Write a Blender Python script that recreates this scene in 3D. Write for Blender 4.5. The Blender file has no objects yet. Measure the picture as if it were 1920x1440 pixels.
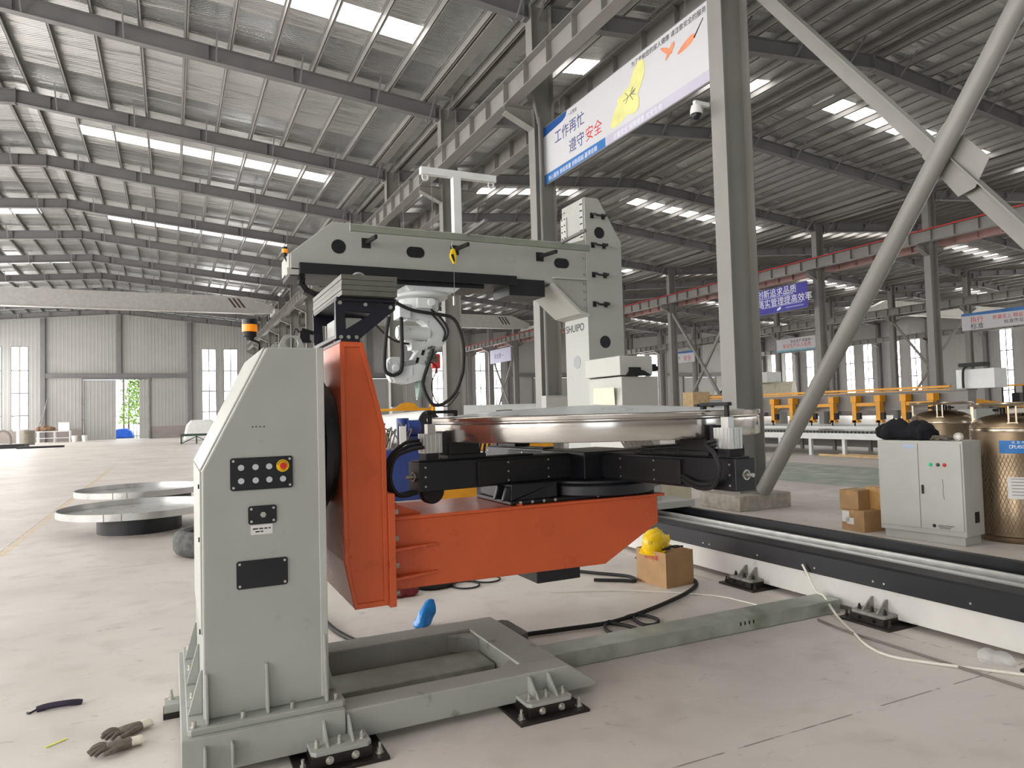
import bpy, bmesh, math, random
from mathutils import Vector, Matrix
random.seed(7)
R_ = math.radians
C = bpy.context.scene.collection
SC = bpy.context.scene
# ---------------------------------------------------------------- camera, world, exposure
cd = bpy.data.cameras.new('camera'); cam = bpy.data.objects.new('camera', cd); C.objects.link(cam)
cd.sensor_fit = 'HORIZONTAL'; cd.sensor_width = 36.0; cd.lens = 1335.65 / 1920 * 36.0
cd.clip_start = 0.05; cd.clip_end = 600
_y, _p, _r = R_(25.61991), R_(2.29805), R_(-1.57904)
_f = Vector((math.sin(_y)*math.cos(_p), math.cos(_y)*math.cos(_p), math.sin(_p)))
_rt = Vector((math.cos(_y), -math.sin(_y), 0)); _up = _rt.cross(_f)
_rt, _up = _rt*math.cos(_r)+_up*math.sin(_r), -_rt*math.sin(_r)+_up*math.cos(_r)
M = Matrix((_rt, _up, -_f)).transposed().to_4x4(); M.translation = (0, 0, 1.6)
cam.matrix_world = M
SC.camera = cam
W = bpy.data.worlds.new('overcast_sky'); SC.world = W; W.use_nodes = True
W.node_tree.nodes['Background'].inputs[0].default_value = (0.86, 0.93, 1.0, 1)
W.node_tree.nodes['Background'].inputs[1].default_value = 2.6
vs = SC.view_settings
vs.view_transform = 'Standard'; vs.look = 'None'; vs.gamma = 1.0; vs.use_curve_mapping = False
vs.exposure = -0.06
PANE_E, SKY_E = 13.0, 7.0
SC.cycles.max_bounces = 8; SC.cycles.diffuse_bounces = 5; SC.cycles.glossy_bounces = 4
SC.cycles.transparent_max_bounces = 12; SC.cycles.sample_clamp_indirect = 6.0
SC.cycles.use_denoising = True
# ---------------------------------------------------------------- helpers
class MB:
    def __init__(s): s.v = []; s.f = []; s.sm = []
    def add(s, vs, fs, smooth=False):
        b = len(s.v); s.v += [tuple(p) for p in vs]
        for f in fs: s.f.append(tuple(b+i for i in f)); s.sm.append(smooth)
        return s
    def box(s, x0, x1, y0, y1, z0, z1):
        v = [(x, y, z) for z in (z0, z1) for y in (y0, y1) for x in (x0, x1)]
        return s.add(v, [(0, 2, 3, 1), (4, 5, 7, 6), (0, 1, 5, 4), (2, 6, 7, 3), (0, 4, 6, 2), (1, 3, 7, 5)])
    def prism(s, pts, a, b, ax='y', smooth=False):
        def m(p, t): return (p[0], t, p[1]) if ax == 'y' else (t, p[0], p[1]) if ax == 'x' else (p[0], p[1], t)
        n = len(pts); v = [m(p, a) for p in pts]+[m(p, b) for p in pts]
        area = sum(pts[i][0]*pts[(i+1) % n][1]-pts[(i+1) % n][0]*pts[i][1] for i in range(n))
        if (area < 0) != (ax == 'y'): pass
        s.add(v, [tuple(range(n)), tuple(range(2*n-1, n-1, -1))])
        s.add(v, [(i, i+n, (i+1) % n+n, (i+1) % n) for i in range(n)], smooth)
        return s
    def bar(s, p, q, w, h, up=(0, 0, 1)):
        p, q = Vector(p), Vector(q); d = (q-p).normalized(); u = Vector(up)
        if abs(d.dot(u)) > .98: u = Vector((1, 0, 0))
        r = d.cross(u).normalized()*w/2; u = r.cross(d).normalized()*h/2
        v = [c+a*r+b*u for c in (p, q) for a, b in ((-1, -1), (1, -1), (1, 1), (-1, 1))]
        return s.add(v, [(3, 2, 1, 0), (4, 5, 6, 7)]+[(i, (i+1) % 4, (i+1) % 4+4, i+4) for i in range(4)])
    def cyl(s, p, q, r, r2=None, n=20, smooth=True):
        p, q = Vector(p), Vector(q); r2 = r if r2 is None else r2
        d = (q-p).normalized(); u = Vector((0, 0, 1)) if abs(d.z) < .9 else Vector((1, 0, 0))
        a = d.cross(u).normalized(); b = d.cross(a)
        ang = [2*math.pi*i/n for i in range(n)]
        v = [p+r*(a*math.cos(t)+b*math.sin(t)) for t in ang]+[q+r2*(a*math.cos(t)+b*math.sin(t)) for t in ang]
        s.add(v, [(i, (i+1) % n, (i+1) % n+n, i+n) for i in range(n)], smooth)
        s.add(v, [tuple(range(n-1, -1, -1)), tuple(range(n, 2*n))])
        return s
    def tube(s, pts, r, n=8, sub=6, closed=False, r2=None):
        P = [Vector(p) for p in pts]
        if sub > 1 and len(P) > 2:
            Q = []; N = len(P)
            for i in range(N if closed else N-1):
                g = (lambda k: P[k % N]) if closed else (lambda k: P[max(0, min(N-1, k))])
                a, b, c, d = g(i-1), g(i), g(i+1), g(i+2)
                for j in range(sub):
                    t = j/sub
                    Q.append(.5*((2*b)+(c-a)*t+(2*a-5*b+4*c-d)*t*t+(3*b-a-3*c+d)*t**3))
            if not closed: Q.append(P[-1])
            P = Q
        K = len(P); rings = []; up = None
        for i in range(K):
            d = (P[(i+1) % K]-P[i-1]) if closed or 0 < i < K-1 else (P[1]-P[0] if i == 0 else P[-1]-P[-2])
            d = d.normalized() if d.length > 1e-9 else Vector((0, 0, 1))
            if up is None: up = Vector((0, 0, 1)) if abs(d.z) < .9 else Vector((1, 0, 0))
            a = d.cross(up).normalized(); up = a.cross(d)
            rr = r if r2 is None else r+(r2-r)*i/(K-1)
            rings.append([P[i]+rr*(a*math.cos(2*math.pi*k/n)+up*math.sin(2*math.pi*k/n)) for k in range(n)])
        v = [p for g in rings for p in g]
        fs = [(i*n+k, i*n+(k+1) % n, ((i+1) % K)*n+(k+1) % n, ((i+1) % K)*n+k) for i in range(K if closed else K-1) for k in range(n)]
        s.add(v, fs, True)
        if not closed: s.add(v, [tuple(range(n-1, -1, -1)), tuple((K-1)*n+k for k in range(n))])
        return s
    def lathe(s, prof, c=(0, 0, 0), n=48, ax='z', smooth=True):
        v = []
        for r, h in prof:
            for k in range(n):
                t = 2*math.pi*k/n; a, b = r*math.cos(t), r*math.sin(t)
                p = (a, b, h) if ax == 'z' else (a, h, b) if ax == 'y' else (h, a, b)
                v.append((p[0]+c[0], p[1]+c[1], p[2]+c[2]))
        for i in range(len(prof)-1):
            s.add(v[i*n:(i+2)*n], [(k, (k+1) % n, (k+1) % n+n, k+n) for k in range(n)], smooth)
        for i, rev in ((0, True), (len(prof)-1, False)):
            if prof[i][0] > 1e-6:
                s.add(v[i*n:(i+1)*n], [tuple(range(n-1, -1, -1)) if rev else tuple(range(n))])
        return s
    def sph(s, c, rx, ry=None, rz=None, n=12, m=8, jit=0):
        ry = rx if ry is None else ry; rz = rx if rz is None else rz
        v = []
        for i in range(m+1):
            t = math.pi*i/m
            for k in range(n):
                a = 2*math.pi*k/n; j = 1+random.uniform(-jit, jit)
                v.append((c[0]+rx*j*math.sin(t)*math.cos(a), c[1]+ry*j*math.sin(t)*math.sin(a), c[2]+rz*j*math.cos(t)))
        return s.add(v, [(i*n+k, (i+1)*n+k, (i+1)*n+(k+1) % n, i*n+(k+1) % n) for i in range(m) for k in range(n)], True)
    def hexbolt(s, p, d, r, h, n=6):
        p, d = Vector(p), Vector(d).normalized(); s.cyl(p, p+d*h, r, n=n, smooth=False); return s
    def xf(s, M, i0=0):
        s.v = s.v[:i0]+[tuple(M @ Vector(p)) for p in s.v[i0:]]; return s
    def join(s, o):
        b = len(s.v); s.v += o.v; s.f += [tuple(b+i for i in f) for f in o.f]; s.sm += o.sm; return s
def setp(o, label=None, cat=None, group=None, kind=None):
    if label: o['label'] = label
    if cat: o['category'] = cat
    if group: o['group'] = group
    if kind: o['kind'] = kind
    return o
def root_loc(p):
    L = Vector((0, 0, 0))
    while p: L += p.location; p = p.parent
    return L
def obj(name, mb, mat, parent=None, label=None, cat=None, group=None, kind=None, bev=0, origin=None):
    me = bpy.data.meshes.new(name)
    if parent: off = root_loc(parent)
    elif origin is not None: off = Vector(origin)
    else:
        xs = list(zip(*mb.v)); off = Vector(((min(xs[0])+max(xs[0]))/2, (min(xs[1])+max(xs[1]))/2, min(xs[2])))
    me.from_pydata([(p[0]-off.x, p[1]-off.y, p[2]-off.z) for p in mb.v], [], mb.f)
    me.validate()
    bm = bmesh.new(); bm.from_mesh(me)
    if len(mb.sm) == len(bm.faces):
        bm.faces.ensure_lookup_table()
        for f, q in zip(bm.faces, mb.sm): f.smooth = q
    bmesh.ops.remove_doubles(bm, verts=bm.verts, dist=1e-5)
    bmesh.ops.recalc_face_normals(bm, faces=bm.faces)
    bm.to_mesh(me); bm.free()
    if any(mb.sm):
        try: me.set_sharp_from_angle(angle=R_(40))
        except Exception: pass
    for m in (mat if isinstance(mat, list) else [mat]): me.materials.append(m)
    o = bpy.data.objects.new(name, me); C.objects.link(o)
    if parent: o.parent = parent
    else: o.location = off
    if bev:
        b = o.modifiers.new('bevel', 'BEVEL'); b.width = bev; b.segments = 2; b.limit_method = 'ANGLE'; b.angle_limit = R_(50)
    return setp(o, label, cat, group, kind)
def thing(name, loc, label, cat, group=None, kind=None):
    o = bpy.data.objects.new(name, None); C.objects.link(o); o.location = loc; o.empty_display_size = .2
    return setp(o, label, cat, group, kind)
def dup(root, loc, label=None, rotz=None, group=None):
    def cp(o, par):
        c = o.copy(); C.objects.link(c)
        if par: c.parent = par
        for ch in o.children: cp(ch, c)
        return c
    r = cp(root, None); r.location = loc
    if rotz is not None: r.rotation_euler = (0, 0, rotz)
    if label: r['label'] = label
    if group: r['group'] = group
    return r
ORD = ['first', 'second', 'third', 'fourth', 'fifth', 'sixth', 'seventh', 'eighth', 'ninth', 'tenth', 'eleventh', 'twelfth', 'thirteenth', 'fourteenth']
def text(name, s, mat, M, size, parent, ext=.002, sx=1.0, align='LEFT', bold=0):
    """letters as flat mesh in their own plane: local x along the line, local y up"""
    cu = bpy.data.curves.new(name, 'FONT'); cu.body = s; cu.size = size; cu.extrude = ext; cu.align_x = align; cu.offset = bold; cu.resolution_u = 4
    t = bpy.data.objects.new(name, cu); C.objects.link(t)
    me = bpy.data.meshes.new_from_object(t.evaluated_get(bpy.context.evaluated_depsgraph_get()))
    C.objects.unlink(t); bpy.data.objects.remove(t); bpy.data.curves.remove(cu)
    me.name = name; off = root_loc(parent)
    T = Matrix.Translation(-off) @ M @ Matrix.Diagonal((sx, 1, 1, 1)); me.transform(T)
    me.materials.clear(); me.materials.append(mat)
    o = bpy.data.objects.new(name, me); C.objects.link(o); o.parent = parent
    return o
def plane_m(o, xdir, ydir):
    x = Vector(xdir).normalized(); y = Vector(ydir).normalized(); z = x.cross(y)
    m = Matrix((x, y, z)).transposed().to_4x4(); m.translation = Vector(o); return m
# ---------------------------------------------------------------- materials
def lin(c):
    return tuple(((u/255)/12.92 if u/255 <= .04045 else ((u/255+.055)/1.055)**2.4) for u in c)+(1,)
def pm(name, rgb, rough=.5, metal=0, var=.06, scale=5, bump=0, bscale=30, spec=.5, stretch=None, rvar=.1, emit=0, dirt=None):
    m = bpy.data.materials.new(name); m.use_nodes = True; nt = m.node_tree; N = nt.nodes; L = nt.links
    b = N['Principled BSDF']; b.inputs['Metallic'].default_value = metal; b.inputs['Specular IOR Level'].default_value = spec
    tc = N.new('ShaderNodeTexCoord'); mp = N.new('ShaderNodeMapping'); L.new(tc.outputs['Object'], mp.inputs[0])
    if stretch: mp.inputs['Scale'].default_value = stretch
    no = N.new('ShaderNodeTexNoise'); no.inputs['Scale'].default_value = scale; no.inputs['Detail'].default_value = 5
    L.new(mp.outputs[0], no.inputs['Vector'])
    cr = N.new('ShaderNodeValToRGB'); a = lin(rgb)
    cr.color_ramp.elements[0].position = .3; cr.color_ramp.elements[1].position = .7
    cr.color_ramp.elements[0].color = tuple(max(0, x*(1-var*2)) for x in a[:3])+(1,)
    cr.color_ramp.elements[1].color = tuple(min(1, x*(1+var)) for x in a[:3])+(1,)
    L.new(no.outputs['Fac'], cr.inputs[0]); col = cr.outputs[0]
    if dirt:
        n2 = N.new('ShaderNodeTexNoise'); n2.inputs['Scale'].default_value = dirt[1]; n2.inputs['Detail'].default_value = 8
        L.new(tc.outputs['Object'], n2.inputs['Vector'])
        r2 = N.new('ShaderNodeValToRGB'); r2.color_ramp.elements[0].position = dirt[2]; r2.color_ramp.elements[1].position = dirt[2]+.12
        L.new(n2.outputs['Fac'], r2.inputs[0])
        mx = N.new('ShaderNodeMix'); mx.data_type = 'RGBA'; L.new(r2.outputs[0], mx.inputs[0]); L.new(col, mx.inputs[6]); mx.inputs[7].default_value = lin(dirt[0])
        col = mx.outputs[2]
    L.new(col, b.inputs['Base Color'])
    mr = N.new('ShaderNodeMapRange'); mr.inputs[3].default_value = max(.02, rough-rvar); mr.inputs[4].default_value = min(1, rough+rvar)
    L.new(no.outputs['Fac'], mr.inputs[0]); L.new(mr.outputs[0], b.inputs['Roughness'])
    if bump:
        n3 = N.new('ShaderNodeTexNoise'); n3.inputs['Scale'].default_value = bscale; n3.inputs['Detail'].default_value = 4; L.new(mp.outputs[0], n3.inputs['Vector'])
        bp = N.new('ShaderNodeBump'); bp.inputs['Strength'].default_value = bump; bp.inputs['Distance'].default_value = .01
        L.new(n3.outputs['Fac'], bp.inputs['Height']); L.new(bp.outputs[0], b.inputs['Normal'])
    if emit:
        b.inputs['Emission Color'].default_value = a; b.inputs['Emission Strength'].default_value = emit
    return m
def wave_bump(m, axis, freq, strength, dist=.02):
    nt = m.node_tree; N = nt.nodes; L = nt.links; b = N['Principled BSDF']
    g = N.new('ShaderNodeNewGeometry'); sp = N.new('ShaderNodeSeparateXYZ'); L.new(g.outputs['Position'], sp.inputs[0])
    mu = N.new('ShaderNodeMath'); mu.operation = 'MULTIPLY'; mu.inputs[1].default_value = freq*2*math.pi; L.new(sp.outputs['XYZ'.index(axis)], mu.inputs[0])
    si = N.new('ShaderNodeMath'); si.operation = 'SINE'; L.new(mu.outputs[0], si.inputs[0])
    pw = N.new('ShaderNodeMath'); pw.operation = 'MAXIMUM'; pw.inputs[1].default_value = .3; L.new(si.outputs[0], pw.inputs[0])
    bp = N.new('ShaderNodeBump'); bp.inputs['Strength'].default_value = strength; bp.inputs['Distance'].default_value = dist
    L.new(pw.outputs[0], bp.inputs['Height']); L.new(bp.outputs[0], b.inputs['Normal'])
    return m
def emis(name, rgb, s, transp=0.0):
    m = bpy.data.materials.new(name); m.use_nodes = True; nt = m.node_tree; N = nt.nodes; L = nt.links
    N.remove(N['Principled BSDF']); out = N['Material Output']
    e = N.new('ShaderNodeEmission'); e.inputs[0].default_value = lin(rgb); e.inputs[1].default_value = s
    if transp:
        t = N.new('ShaderNodeBsdfTransparent'); mx = N.new('ShaderNodeMixShader'); mx.inputs[0].default_value = transp
        L.new(e.outputs[0], mx.inputs[1]); L.new(t.outputs[0], mx.inputs[2]); L.new(mx.outputs[0], out.inputs[0])
    else: L.new(e.outputs[0], out.inputs[0])
    return m
PAINT = pm('machine_grey_paint', (168, 170, 163), .42, var=.03, scale=3, dirt=((150, 152, 146), 9, .66))
PAINTW = pm('light_grey_paint', (184, 184, 177), .42, var=.03, scale=3)
FRAMEP = pm('base_frame_paint', (164, 166, 159), .45, var=.05, scale=4, dirt=((112, 110, 104), 6, .62))
ORANGE = pm('orange_paint', (208, 92, 48), .3, var=.05, scale=3, dirt=((186, 80, 42), 7, .68))
BLACK = pm('black_paint', (22, 23, 28), .4, var=.1, scale=4)
BLACKM = pm('black_matt', (20, 20, 22), .6, var=.15, scale=6)
BROWNBLK = pm('dark_oiled_steel', (34, 28, 26), .45, var=.3, scale=9)
STEEL = pm('structural_grey_paint', (138, 135, 131), .5, var=.05, scale=1.5)
STEELD = pm('dark_steel_roof_shade', (118, 116, 117), .55, var=.06, scale=1.5)  # structural grey darkened to put roof-beam shade in; also dark frames and posts
STEELL = pm('column_light_paint', (140, 138, 132), .45, var=.05, scale=1.2)
REDIRON = pm('red_oxide_beam', (176, 140, 134), .6, var=.08, scale=1.5)
GALV = pm('galvanised_sheet', (176, 182, 172), .38, .55, var=.12, scale=7, dirt=((140, 146, 130), 3, .6))
ZINC = pm('zinc_bolt', (200, 198, 190), .35, .85, var=.1, scale=20)
ALU = pm('aluminium_profile', (205, 205, 202), .35, .7, var=.06, scale=10)
STAIN = pm('brushed_stainless', (205, 200, 194), .16, .95, var=.04, scale=2, stretch=(1, 1, 14), rvar=.08)
STAIND = pm('milled_disc', (225, 228, 230), .3, .35, var=.03, scale=3)
TRAYM = pm('stainless_tray', (200, 200, 198), .3, .75, var=.06, scale=4)
FILMW = pm('white_protective_film', (236, 238, 236), .35, var=.03, scale=3)
CONC = pm('raw_concrete', (176, 170, 158), .85, var=.14, scale=9, bump=.5, bscale=40)
RUBBER = pm('rubber', (26, 26, 27), .65, var=.2, scale=12)
TYRE = pm('worn_tyre', (92, 92, 90), .8, var=.25, scale=14, bump=.5, bscale=25)
CARD = pm('cardboard', (176, 140, 98), .75, var=.08, scale=6)
TAPE = pm('brown_tape', (190, 150, 96), .3, var=.06, scale=8)
YELLOW = pm('yellow_paint', (232, 160, 24), .42, var=.07, scale=4)
HATY = pm('yellow_plastic', (248, 206, 10), .3, var=.03, scale=4)
BLUE = pm('blue_machine_paint', (40, 62, 128), .4, var=.1, scale=4)
BLUEBAG = pm('blue_film_bag', (30, 138, 220), .2, var=.18, scale=18, bump=.8, bscale=14)
REDBAG = pm('dark_red_cloth', (112, 30, 36), .6, var=.2, scale=12)
WHITEP = pm('white_paint', (226, 228, 226), .4, var=.03, scale=4)
ROBOT = pm('robot_white_paint', (216, 220, 220), .4, var=.04, scale=6, dirt=((176, 178, 176), 14, .64))
CLOTHK = pm('black_cloth', (18, 19, 26), .9, var=.25, scale=14, bump=.6, bscale=30)
GLOVE = pm('dirty_glove_knit', (112, 104, 94), .9, var=.2, scale=22, bump=.6, bscale=120)
CUFF = pm('cotton_cuff', (214, 206, 190), .9, var=.08, scale=20, bump=.4, bscale=120)
PURPLE = pm('dark_violet_plastic', (44, 34, 58), .4, var=.2, scale=20)
LIME = pm('lime_tape', (232, 232, 90), .4, var=.06, scale=20)
WHITECAB = pm('white_cable_sheath', (224, 220, 208), .5, var=.04, scale=9)
GREYCAB = pm('grey_cable_sheath', (120, 114, 106), .6, var=.06, scale=9)
DEWAR = pm('bronze_stainless', (150, 130, 106), .3, .85, var=.12, scale=2.5, stretch=(1, 1, .4))
DEWARL = pm('polished_shoulder', (186, 172, 150), .22, .9, var=.1, scale=3)
LABELB = pm('blue_label', (36, 120, 196), .4, var=.06, scale=12)
PAPER = pm('white_paper', (226, 222, 220), .6, var=.03, scale=14)
CREAM = pm('cream_paint', (214, 208, 184), .45, var=.05, scale=4)
INK = pm('dark_ink', (34, 36, 44), .5, var=.02)
INKR = pm('red_ink', (206, 50, 44), .5, var=.02)
INKB = pm('navy_ink', (52, 66, 128), .5, var=.02)
INKW = pm('white_ink', (236, 240, 246), .5, var=.02)
REDP = pm('red_plastic', (206, 40, 34), .35, var=.04)
GREENL = pm('green_lamp_cap', (20, 190, 120), .3, var=.04, emit=.25)
BTN = pm('grey_push_button', (196, 198, 204), .35, var=.03, scale=20)
AMBER = pm('amber_beacon_lens', (250, 146, 20), .25, var=.03, emit=.35)
GREENST = pm('green_painted_steel', (60, 78, 70), .5, var=.1)
BRUSH = pm('brown_bundle', (128, 100, 76), .8, var=.2, scale=8)
WOODL = pm('plywood_crate', (206, 178, 134), .7, var=.1, scale=5)
FOLI = pm('leaf_green', (150, 186, 70), .7, var=.3, scale=2)
FOLI2 = pm('pale_leaf', (176, 190, 150), .7, var=.2, scale=2)
BARK = pm('bark', (120, 104, 88), .9, var=.2, scale=6)
TARP = pm('blue_tarpaulin', (40, 100, 210), .5, var=.12, scale=3)
GROUND = pm('outside_ground', (190, 184, 170), .9, var=.1, scale=.6)
PLAST = bpy.data.materials.new('thin_green_plastic'); PLAST.use_nodes = True
def _plast(m, rgb, mixf):
    nt = m.node_tree; N = nt.nodes; L = nt.links; b = N['Principled BSDF']; b.inputs['Base Color'].default_value = lin(rgb); b.inputs['Roughness'].default_value = .25
    t = N.new('ShaderNodeBsdfTransparent'); mx = N.new('ShaderNodeMixShader'); mx.inputs[0].default_value = mixf
    L.new(b.outputs[0], mx.inputs[1]); L.new(t.outputs[0], mx.inputs[2]); L.new(mx.outputs[0], N['Material Output'].inputs[0])
_plast(PLAST, (150, 180, 168), .5)
PLASTC = bpy.data.materials.new('thin_clear_plastic'); PLASTC.use_nodes = True; _plast(PLASTC, (220, 222, 220), .7)
PANE = emis('daylit_window_pane', (255, 252, 249), PANE_E, .5)
SKYP = emis('translucent_skylight_sheet', (255, 253, 250), SKY_E)
def wallmat(name, rgb, ax):
    return wave_bump(pm(name, rgb, .5, var=.03, scale=.8), ax, 3.2, .5, .03)
WALLX = wallmat('wall_panel_along_x', (162, 161, 158), 'X'); WALLY = wallmat('wall_panel_along_y', (170, 169, 166), 'Y')
PLINTH = pm('rendered_plinth', (148, 140, 136), .9, var=.06, scale=2)
def floormat():
    m = bpy.data.materials.new('polished_concrete_floor'); m.use_nodes = True; nt = m.node_tree; N = nt.nodes; L = nt.links; b = N['Principled BSDF']
    g = N.new('ShaderNodeNewGeometry'); sp = N.new('ShaderNodeSeparateXYZ'); L.new(g.outputs['Position'], sp.inputs[0])
    def noise(sc, det, st=(1, 1, 1), dist=0):
        mp = N.new('ShaderNodeMapping'); mp.inputs['Scale'].default_value = st; L.new(g.outputs['Position'], mp.inputs[0])
        n = N.new('ShaderNodeTexNoise'); n.inputs['Scale'].default_value = sc; n.inputs['Detail'].default_value = det; n.inputs['Distortion'].default_value = dist
        L.new(mp.outputs[0], n.inputs['Vector']); return n.outputs['Fac']
    def ramp(f, a, c, p0, p1):
        r = N.new('ShaderNodeValToRGB'); r.color_ramp.elements[0].position = p0; r.color_ramp.elements[1].position = p1
        r.color_ramp.elements[0].color = a; r.color_ramp.elements[1].color = c; L.new(f, r.inputs[0]); return r.outputs[0]
    def mix(f, a, c, typ='MIX'):
        x = N.new('ShaderNodeMix'); x.data_type = 'RGBA'; x.blend_type = typ
        for s, i in ((f, 0), (a, 6), (c, 7)):
            if isinstance(s, (int, float)): x.inputs[i].default_value = s
            elif isinstance(s, tuple): x.inputs[i].default_value = s
            else: L.new(s, x.inputs[i])
        return x.outputs[2]
    def math_(op, a, c=None, d=None):
        x = N.new('ShaderNodeMath'); x.operation = op
        for i, s in enumerate((a, c, d)):
            if s is None: continue
            if isinstance(s, (int, float)): x.inputs[i].default_value = s
            else: L.new(s, x.inputs[i])
        return x.outputs[0]
    col = ramp(noise(.55, 6, dist=.6), lin((204, 196, 188)), lin((228, 221, 214)), .3, .72)
    col = mix(math_('MULTIPLY', ramp(noise(3.1, 8), (0, 0, 0, 1), (1, 1, 1, 1), .52, .72), .45), col, lin((184, 175, 166)))
    st = ramp(noise(5.5, 10, (1, 2.2, 1), 1.5), (0, 0, 0, 1), (1, 1, 1, 1), .64, .74)
    col = mix(math_('MULTIPLY', st, .3), col, lin((112, 104, 98)))
    wh = ramp(noise(4.0, 9, (1, 3, 1), 2), (0, 0, 0, 1), (1, 1, 1, 1), .66, .78)
    col = mix(math_('MULTIPLY', wh, .5), col, lin((238, 234, 228)))
    # painted green aisle and yellow line, worn by noise
    X, Y = sp.outputs[0], sp.outputs[1]
    wear = ramp(noise(2.2, 8), (.35, .35, .35, 1), (1, 1, 1, 1), .35, .6)
    def band(v, lo, hi): return math_('MULTIPLY', math_('GREATER_THAN', v, lo), math_('LESS_THAN', v, hi))
    col = mix(math_('MULTIPLY', band(X, 11.7, 15.6), math_('MULTIPLY', wear, .8)), col, lin((128, 160, 146)))
    col = mix(math_('MULTIPLY', math_('MULTIPLY', band(X, -1.99, -1.87), band(Y, 8, 30)), math_('MULTIPLY', wear, .6)), col, lin((214, 186, 132)))
    # saw-cut joints
    for v, off, per in ((X, 4.5, 6.48), (Y, 2.63, 6.48)):
        fr = math_('FRACT', math_('DIVIDE', math_('SUBTRACT', v, off-.005-50*per), per))
        col = mix(math_('MULTIPLY', math_('LESS_THAN', fr, .010/per), math_('MULTIPLY', ramp(noise(7, 2), (0, 0, 0, 1), (1, 1, 1, 1), .42, .5), .75)), col, lin((92, 86, 82)))
    L.new(col, b.inputs['Base Color'])
    mr = N.new('ShaderNodeMapRange'); mr.inputs[3].default_value = .28; mr.inputs[4].default_value = .62; L.new(noise(.9, 7, (1, 2.5, 1), .8), mr.inputs[0]); L.new(mr.outputs[0], b.inputs['Roughness'])
    bp = N.new('ShaderNodeBump'); bp.inputs['Strength'].default_value = .12; bp.inputs['Distance'].default_value = .01; L.new(noise(18, 6), bp.inputs['Height']); L.new(bp.outputs[0], b.inputs['Normal'])
    return m
FLOOR = floormat()
def foilmat():
    m = bpy.data.materials.new('silver_foil_insulation'); m.use_nodes = True; nt = m.node_tree; N = nt.nodes; L = nt.links; b = N['Principled BSDF']
    b.inputs['Base Color'].default_value = (.62, .64, .64, 1); b.inputs['Metallic'].default_value = .85; b.inputs['Roughness'].default_value = .3
    g = N.new('ShaderNodeNewGeometry')
    def noise(sc, st, det=3, di=0):
        mp = N.new('ShaderNodeMapping'); mp.inputs['Scale'].default_value = st; L.new(g.outputs['Position'], mp.inputs[0])
        n = N.new('ShaderNodeTexNoise'); n.inputs['Scale'].default_value = sc; n.inputs['Detail'].default_value = det; n.inputs['Distortion'].default_value = di; L.new(mp.outputs[0], n.inputs['Vector']); return n.outputs['Fac']
    def ma(op, a, c):
        x = N.new('ShaderNodeMath'); x.operation = op
        for i, s in enumerate((a, c)):
            if isinstance(s, (int, float)): x.inputs[i].default_value = s
            else: L.new(s, x.inputs[i])
        return x.outputs[0]
    sp = N.new('ShaderNodeSeparateXYZ'); L.new(g.outputs['Position'], sp.inputs[0])
    h = ma('MULTIPLY', noise(1.0, (.25, 1.7, .3), 4, .4), 1.0)
    # wire netting holding the foil: shallow quilting
    q = ma('MULTIPLY', ma('SINE', ma('MULTIPLY', sp.outputs[0], 48), 0), ma('SINE', ma('MULTIPLY', sp.outputs[1], 48), 0))
    h = ma('ADD', h, ma('MULTIPLY', q, .02))
    # invented trough in the bump, giving dark and bright bands before each beam
    fr = ma('FRACT', ma('DIVIDE', ma('ADD', sp.outputs[1], 50*6.48-8.72), 6.48), 0)
    h = ma('ADD', h, ma('MULTIPLY', ma('SINE', ma('MULTIPLY', ma('MAXIMUM', ma('SUBTRACT', fr, .70), 0), math.pi/.30), 0), -1.3))
    bp = N.new('ShaderNodeBump'); bp.inputs['Strength'].default_value = .8; bp.inputs['Distance'].default_value = .16; L.new(h, bp.inputs['Height']); L.new(bp.outputs[0], b.inputs['Normal'])
    cr = N.new('ShaderNodeValToRGB'); cr.color_ramp.elements[0].color = (.44, .45, .45, 1); cr.color_ramp.elements[1].color = (.74, .76, .76, 1); L.new(noise(.8, (.3, 1, 1), 6), cr.inputs[0]); L.new(cr.outputs[0], b.inputs['Base Color'])
    return m
FOIL = foilmat()
# ---------------------------------------------------------------- the hall
PY = 6.48; K0 = 8.72; KN = 11
def yk(k): return K0+PY*k
ROWS = [-17.48, 8.28, 32.68, 56.4, 80.6]
YF, YB = yk(11)+.3, yk(-3)
NAV = ['first hall over the machine', 'second hall behind the banner', 'third hall behind the blue banner', 'farthest hall by the window wall']
NAVS = ['machine hall', 'second hall', 'third hall', 'farthest hall']
SL = .091
fl = MB().box(-17.6, 80.8, YB-.2, YF+.1, -.2, 0); obj('floor', fl, FLOOR, kind='structure')
def roofz(n, x, z0):
    a, b = ROWS[n], ROWS[n+1]; xr = (a+b)/2
    return z0+SL*((b-a)/2-abs(x-xr))
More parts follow.
